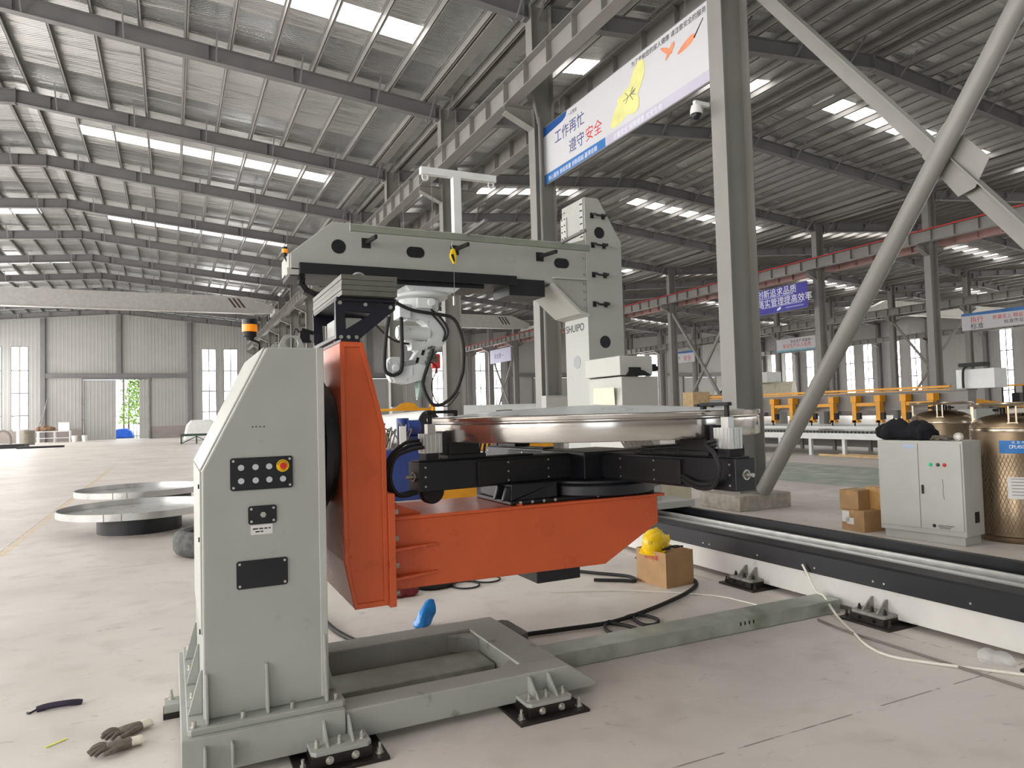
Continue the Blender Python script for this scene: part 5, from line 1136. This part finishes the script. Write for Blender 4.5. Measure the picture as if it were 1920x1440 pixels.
ws = MB().prism([(.9, .0), (3.4, .0), (3.5, .35), (3.3, 1.55), (3.0, 1.75), (1.5, 1.7), (1.15, 1.3), (1.0, .55)], 65, 66.4, 'y'); simple('wrapped_machine', ws, FILMW, 'white plastic-wrapped machine by the end wall near the pedestal edge', 'machine', bev=.15)
# outside the doors
g = MB().box(-60, 140, YF+.2, 170, -.3, -.03).box(81, 150, -40, YF+.2, -.3, -.03); obj('outside_ground', g, GROUND, kind='structure')
def tree(name, c, h, r, n, mat, lab, seed, slim=1.0):
    random.seed(seed); o = thing(name, c, lab, 'tree', 'trees outside'); obj('trunk', MB().cyl(c, (c[0]+.1, c[1], c[2]+h*.8), .14, .04, n=8), BARK, o); m = MB()
    for i in range(n):
        t = random.random(); z = h*(.18+.82*t); rr = r*(1-.75*t)*math.sqrt(random.random())*slim; a = random.uniform(0, 6.283); s = random.uniform(.10, .26)
        p = Vector((c[0]+rr*math.cos(a), c[1]+rr*math.sin(a), c[2]+z)); u = Vector((random.uniform(-1, 1), random.uniform(-1, 1), random.uniform(-1, 1))).normalized(); w = u.orthogonal().normalized()
        m.add([p-u*s, p+w*s*.5, p+u*s, p-w*s*.5], [(0, 1, 2, 3)])
    obj('foliage', m, mat, o); return o
tree('green_tree', (-3.2, 94, -.03), 8.5, 2.6, 1500, FOLI, 'bright green tree outside, in the opening of the sliding door', 1)
tree('bare_tree', (-5.3, 112, -.03), 9, 2.4, 260, FOLI2, 'thin pale tree outside behind the door opening', 2)
tree('conifer_tree', (-11.5, 110, -.03), 9, 2.0, 700, FOLI2, 'pale tree seen through the far left window', 3); tree('conifer_tree', (-13.9, 104, -.03), 8, 2.0, 700, FOLI2, 'pale tree filling the lower panes of the far left window', 4)
tree('conifer_tree', (4.5, 104, -.03), 9, 2.2, 800, FOLI2, 'pale tree seen through the pair of windows beside the pedestal', 5)
for i, y in enumerate((41, 50, 58, 66, 75)): tree('roadside_tree', (92+i % 2*5, y, -.03), 7+i % 3, 3.0, 900, (FOLI, FOLI2)[i % 2], 'leafy tree beyond the window wall, %s from the camera' % ORD[i], 20+i)
simple('utility_pole', MB().cyl((-5.25, 100, -.03), (-5.25, 100, 9), .1, n=8), BARK, 'thin pole outside the door opening', 'pole')
simple('tarpaulin_heap', MB().prism([(-5.6, 0), (-3.6, 0), (-3.9, .7), (-4.4, 1.05), (-5.2, 1.0), (-5.6, .8)], 88, 90, 'y'), TARP, 'blue tarpaulin heap outside the door opening', 'tarpaulin', bev=.12)
fn = MB()
for x in (-3.6, -3.3, -3.0, -2.7): fn.box(x-.02, x+.02, 86, 86.04, -.03, 1.6)
fn.box(-3.7, -2.6, 86, 86.04, 1.5, 1.56).box(-3.7, -2.6, 86, 86.04, .2, .26); simple('railing', fn, STEELD, 'dark railing outside the right edge of the door opening', 'railing')
# ---------------------------------------------------------------- between robot and far rows
def roll(name, p, q, r, lab, cap=BLACKM):
    o = thing(name, ((p[0]+q[0])/2, (p[1]+q[1])/2, p[2]-r), lab, 'vessel'); obj('shell', MB().cyl(p, q, r, n=36), FILMW, o); d = (Vector(q)-Vector(p)).normalized()
    for e, s in ((p, -1), (q, 1)): e = Vector(e); obj('end_cap', MB().cyl(e+d*s*.001, e+d*s*.04, r*.98, n=36), cap, o)
    return o
roll('wrapped_vessel', (5.1, 24.6, 1.05), (7.05, 20.6, 1.28), .47, 'white film-wrapped vessel with black end, hanging under the yellow spreader beam')
ys = thing('spreader_beam', (6.9, 22, 1.75), 'yellow lifting spreader beam above the wrapped vessel', 'lifting beam')
obj('spreader', MB().box(5.9, 7.7, 21.95, 22.05, 1.75, 1.83).prism([(6.4, 1.83), (7.2, 1.83), (7.0, 2.0), (6.8, 2.02), (6.6, 1.98)], 21.97, 22.03, 'y'), YELLOW, ys)
obj('clamp', MB().box(7.32, 7.42, 21.0, 21.1, 1.62, 1.95).box(7.25, 7.5, 21.0, 21.1, 1.85, 1.92), YELLOW, ys); obj('lifting_wire', MB().cyl((6.82, 22, 2.0), (6.82, 22, 9.0), .012, n=6), STEELD, ys)
for (x, y) in ((5.6, 23.6), (6.6, 21.6)):
    simple('vessel_trestle', MB().prism([(x-.4, 0), (x+.4, 0), (x+.3, .62), (x-.3, .62)], y-.08, y+.08, 'y'), STEELD, 'dark trestle under the wrapped vessel, %s end' % ('far' if y > 23 else 'near'), 'trestle')
roll('wrapped_vessel', (9.6, 24.6, 1.5), (12.6, 24.2, 1.5), .42, 'white film-wrapped vessel lying behind the gantry column foot')
for x in (10.0, 12.2): simple('vessel_trestle', MB().prism([(x-.1, 0), (x+.1, 0), (x+.1, 1.08), (x-.1, 1.08)], 24.0, 24.7, 'y'), STEELD, 'dark trestle under the vessel behind the gantry column, %s one' % ('near' if x < 11 else 'far'), 'trestle')
bp_ = thing('pump_unit', (4.0, 13.2, 0), 'blue hydraulic pump unit seen between bracket and turntable arm', 'machine')
obj('tank', MB().box(3.55, 4.35, 13, 13.8, .15, .95).box(3.6, 4.3, 13.05, 13.75, 0, .15), BLUE, bp_, bev=.02); obj('pump_motor', MB().cyl((4.1, 13.3, 1.35), (4.35, 13.3, 1.35), .16).cyl((4.05, 13.4, 1.05), (4.05, 13.4, 1.55), .12).box(3.95, 4.3, 13.2, 13.5, .95, 1.2), BLUE, bp_, bev=.01)
tg = MB(); random.seed(11)
for i in range(14): x = random.uniform(3.45, 3.95); tg.tube([(x, 13.1, .95), (x+random.uniform(-.1, .15), 13.0, random.uniform(1.1, 1.35)), (x+random.uniform(-.1, .2), 13.1, random.uniform(1.2, 1.5)), (x+random.uniform(-.1, .1), 13.3, 1.0)], .014, 5, 4)
obj('hose_tangle', tg, GREYCAB, bp_); obj('gauge_plate', MB().box(3.86, 3.98, 12.95, 13.0, 1.0, 1.4), WHITEP, bp_)
yf = thing('yellow_stand', (5.2, 12.6, 0), 'yellow low welding stand behind the turntable', 'stand')
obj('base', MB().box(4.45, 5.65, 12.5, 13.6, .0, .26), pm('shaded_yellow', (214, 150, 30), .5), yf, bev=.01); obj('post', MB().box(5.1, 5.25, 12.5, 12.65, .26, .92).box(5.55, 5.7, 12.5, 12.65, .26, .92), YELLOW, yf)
obj('top_beam', MB().box(4.4, 6.6, 12.0, 12.2, .94, 1.06).box(4.2, 6.6, 12.25, 12.5, .9, .98).box(5.4, 5.6, 12.0, 12.2, .7, .94), YELLOW, yf, bev=.006); obj('terminal_box', MB().box(4.75, 5.1, 12.05, 12.2, .78, .93), pm('brown_box', (110, 74, 60), .5), yf)
simple('cream_case', MB().box(7.2, 7.95, 9.65, 10.15, 0, .5), CREAM, 'cream case on the floor between the arm tip and the concrete block', 'case', bev=.01)
# ---------------------------------------------------------------- roller table with yellow clamps
rt = thing('clamping_line', (19.5, 15.6, 0), 'long grey beam machine with yellow clamps over a white roller table', 'machine')
X0 = 19.2
obj('main_beam', MB().box(X0, X0+.35, 11.9, 22, 1.36, 1.88).box(X0-.06, X0+.42, 11.9, 22, 1.86, 1.9).box(X0-.05, X0, 11.9, 22, 1.36, 1.42), STEEL, rt, bev=.008)
obj('safety_strip', MB().box(X0, X0+.1, 12.4, 22, 1.96, 2.02).box(X0+.02, X0+.06, 12.4, 22, 1.9, 1.93), YELLOW, rt)
for y in (11.9, 21.8): obj('end_frame', MB().box(X0-.1, X0+.7, y-.25, y+.25, 0, 1.36), PAINT, rt, bev=.01)
for i in range(9):
    y = 12.75+i*.82; q = MB().prism([(y-.1, 1.82), (y+.1, 1.82), (y+.1, 1.62), (y-.1, 1.62)], X0-.32, X0-.06, 'x').box(X0-.3, X0-.14, y-.07, y+.07, 1.0, 1.66).box(X0-.3, X0-.14, y-.12, y+.1, 1.0, 1.08)
    co = obj('clamp_arm', q, YELLOW, rt, bev=.006); obj('clamp_screw', MB().cyl((X0-.3, y-.02, .9), (X0-.3, y-.02, 1.02), .022, n=8).cyl((X0-.3, y-.02, .88), (X0-.3, y-.02, .9), .05, n=10).box(X0-.28, X0-.18, y-.18, y-.06, 1.1, 1.3), BLACKM, co)
    if i % 2 == 0 and i < 8: obj('clamp_bridge', MB().box(X0-.28, X0-.16, y, y+.82, 1.5, 1.6), YELLOW, rt)
obj('roller_bed', MB().box(X0-.9, X0+1.6, 12.3, 22, .6, .68).box(X0-.95, X0-.9, 12.3, 22, .52, .7), WHITEP, rt)
for i in range(8):
    y = 12.6+i*1.25; obj('bed_leg', MB().box(X0-.9, X0-.8, y, y+.1, 0, .6), WHITEP, rt)
ch = MB()
for i in range(70): y = 12.4+i*.137; ch.box(X0-.75, X0-.6, y, y+.08, .68, .75)
obj('chain_track', ch, pm('chain_grey', (96, 98, 96), .5, .4), rt); obj('workpiece_sheet', MB().box(X0-.55, X0+1.5, 12.3, 22, .82, .9), WHITEP, rt)
for y in (13.2, 14.6, 16, 17.4, 18.8): obj('bed_cross_leg', MB().box(X0+1.4, X0+1.5, y, y+.1, 0, .6), STEEL, rt)
sk_ = MB()
for i in range(9): sk_.prism([(13+i, .3), (13.8+i, .3), (13.8+i, .2), (13+i, .2)], X0+1.3, X0+1.4, 'x')
obj('bed_side', MB().box(X0+1.7, X0+1.8, 12, 22, .12, .62), STEEL, rt)
cbx_ = thing('operator_box', (19.3, 11.6, 1.9), 'white control box with a dark lamp arm at the end of the clamp machine', 'control box')
obj('box', MB().box(19.2, 19.75, 11.2, 12.2, 1.905, 2.42), WHITEP, cbx_, bev=.01); obj('lamp_arm', MB().tube([(19.1, 11.95, 1.92), (19.1, 11.95, 2.2), (19.1, 11.9, 2.45), (19.1, 11.6, 2.55), (19.1, 11.4, 2.52)], .03, 8).box(19.0, 19.3, 11.35, 12.0, 2.48, 2.58), BLACKM, cbx_)
simple('timber_strips', MB().box(18.2, 18.3, 13.2, 16, 0, .06).box(18.4, 18.5, 13.0, 15.4, 0, .08), WOODL, 'pale timber strips on the floor under the roller table', 'timber')
sg = thing('storage_tank', (40, 40, 0), 'cream ribbed storage tank with a white box on top, behind the tube brace', 'tank'); TA, TB = Vector((38.9, 42.6, 2.3)), Vector((41.5, 38.4, 2.3)); obj('tank_shell', MB().cyl(TA, TB, 1.05, n=32), CREAM, sg)
rbm = MB()
for t in (.15, .35, .55, .75): rbm.cyl(TA.lerp(TB, t), TA.lerp(TB, t+.012), 1.08, n=32)
obj('tank_rib', rbm, CREAM, sg); obj('tank_box', MB().box(39.9, 41.3, 39.4, 40.3, 3.3, 4.1), WHITEP, sg, bev=.02)
for t in (.2, .8): p = TA.lerp(TB, t); obj('tank_saddle', MB().box(p.x-.3, p.x+.3, p.y-.3, p.y+.3, 0, 1.4), STEEL, sg)
# crates, ring, excavator
simple('plywood_crate', MB().box(30.2, 31.6, 36.2, 37.2, 0, 2.6), WOODL, 'tall plywood crate beyond the turntable, left of the ring frame', 'crate'); simple('plywood_crate', MB().box(31.75, 32.5, 36.2, 37.2, 0, 2.4), WOODL, 'narrow plywood crate right beside the taller one', 'crate')
rg = thing('ring_frame', (34.2, 37.5, .3), 'white ring-shaped rotating frame seen left of the big column', 'machine'); obj('ring', MB().lathe([(1.25, -.25), (1.25, .25), (1.1, .25), (1.1, -.25), (1.25, -.25)], (34.3, 37.5, 1.75), 40, 'y'), WHITEP, rg); obj('inner_plate', MB().box(33.6, 34.6, 37.6, 37.7, 1.2, 2.6), pm('panel_green_grey', (150, 160, 150), .5), rg); obj('stand', MB().box(33.4, 35.2, 37.2, 37.8, 0, .55), STEEL, rg)
ex = thing('excavator', (50.6, 28.2, 0), 'small yellow excavator with a canopy at the right edge of the hall', 'excavator')
obj('track_unit', MB().box(49.6, 51.6, 27.2, 27.6, 0, .6).box(49.6, 51.6, 28.6, 29.0, 0, .6), BLACKM, ex, bev=.15); obj('cab_base', MB().box(49.7, 51.4, 27.4, 28.8, .6, 1.35), YELLOW, ex, bev=.1); obj('canopy', MB().box(49.9, 51.5, 27.3, 28.8, 2.45, 2.55), YELLOW, ex, bev=.03)
for x, y in ((50.0, 27.4), (51.4, 27.4), (50.0, 28.7), (51.4, 28.7)): obj('canopy_post', MB().box(x-.04, x+.04, y-.04, y+.04, 1.3, 2.45), BLACKM, ex)
obj('boom', MB().bar((50, 28.6, 1.2), (48.6, 30.6, 1.7), .22, .3).bar((48.6, 30.6, 1.7), (48.2, 31.6, .8), .18, .25), YELLOW, ex); obj('seat', MB().box(50.4, 50.9, 27.9, 28.4, 1.35, 2.0), BLACKM, ex, bev=.06)
bpy.context.view_layer.update()
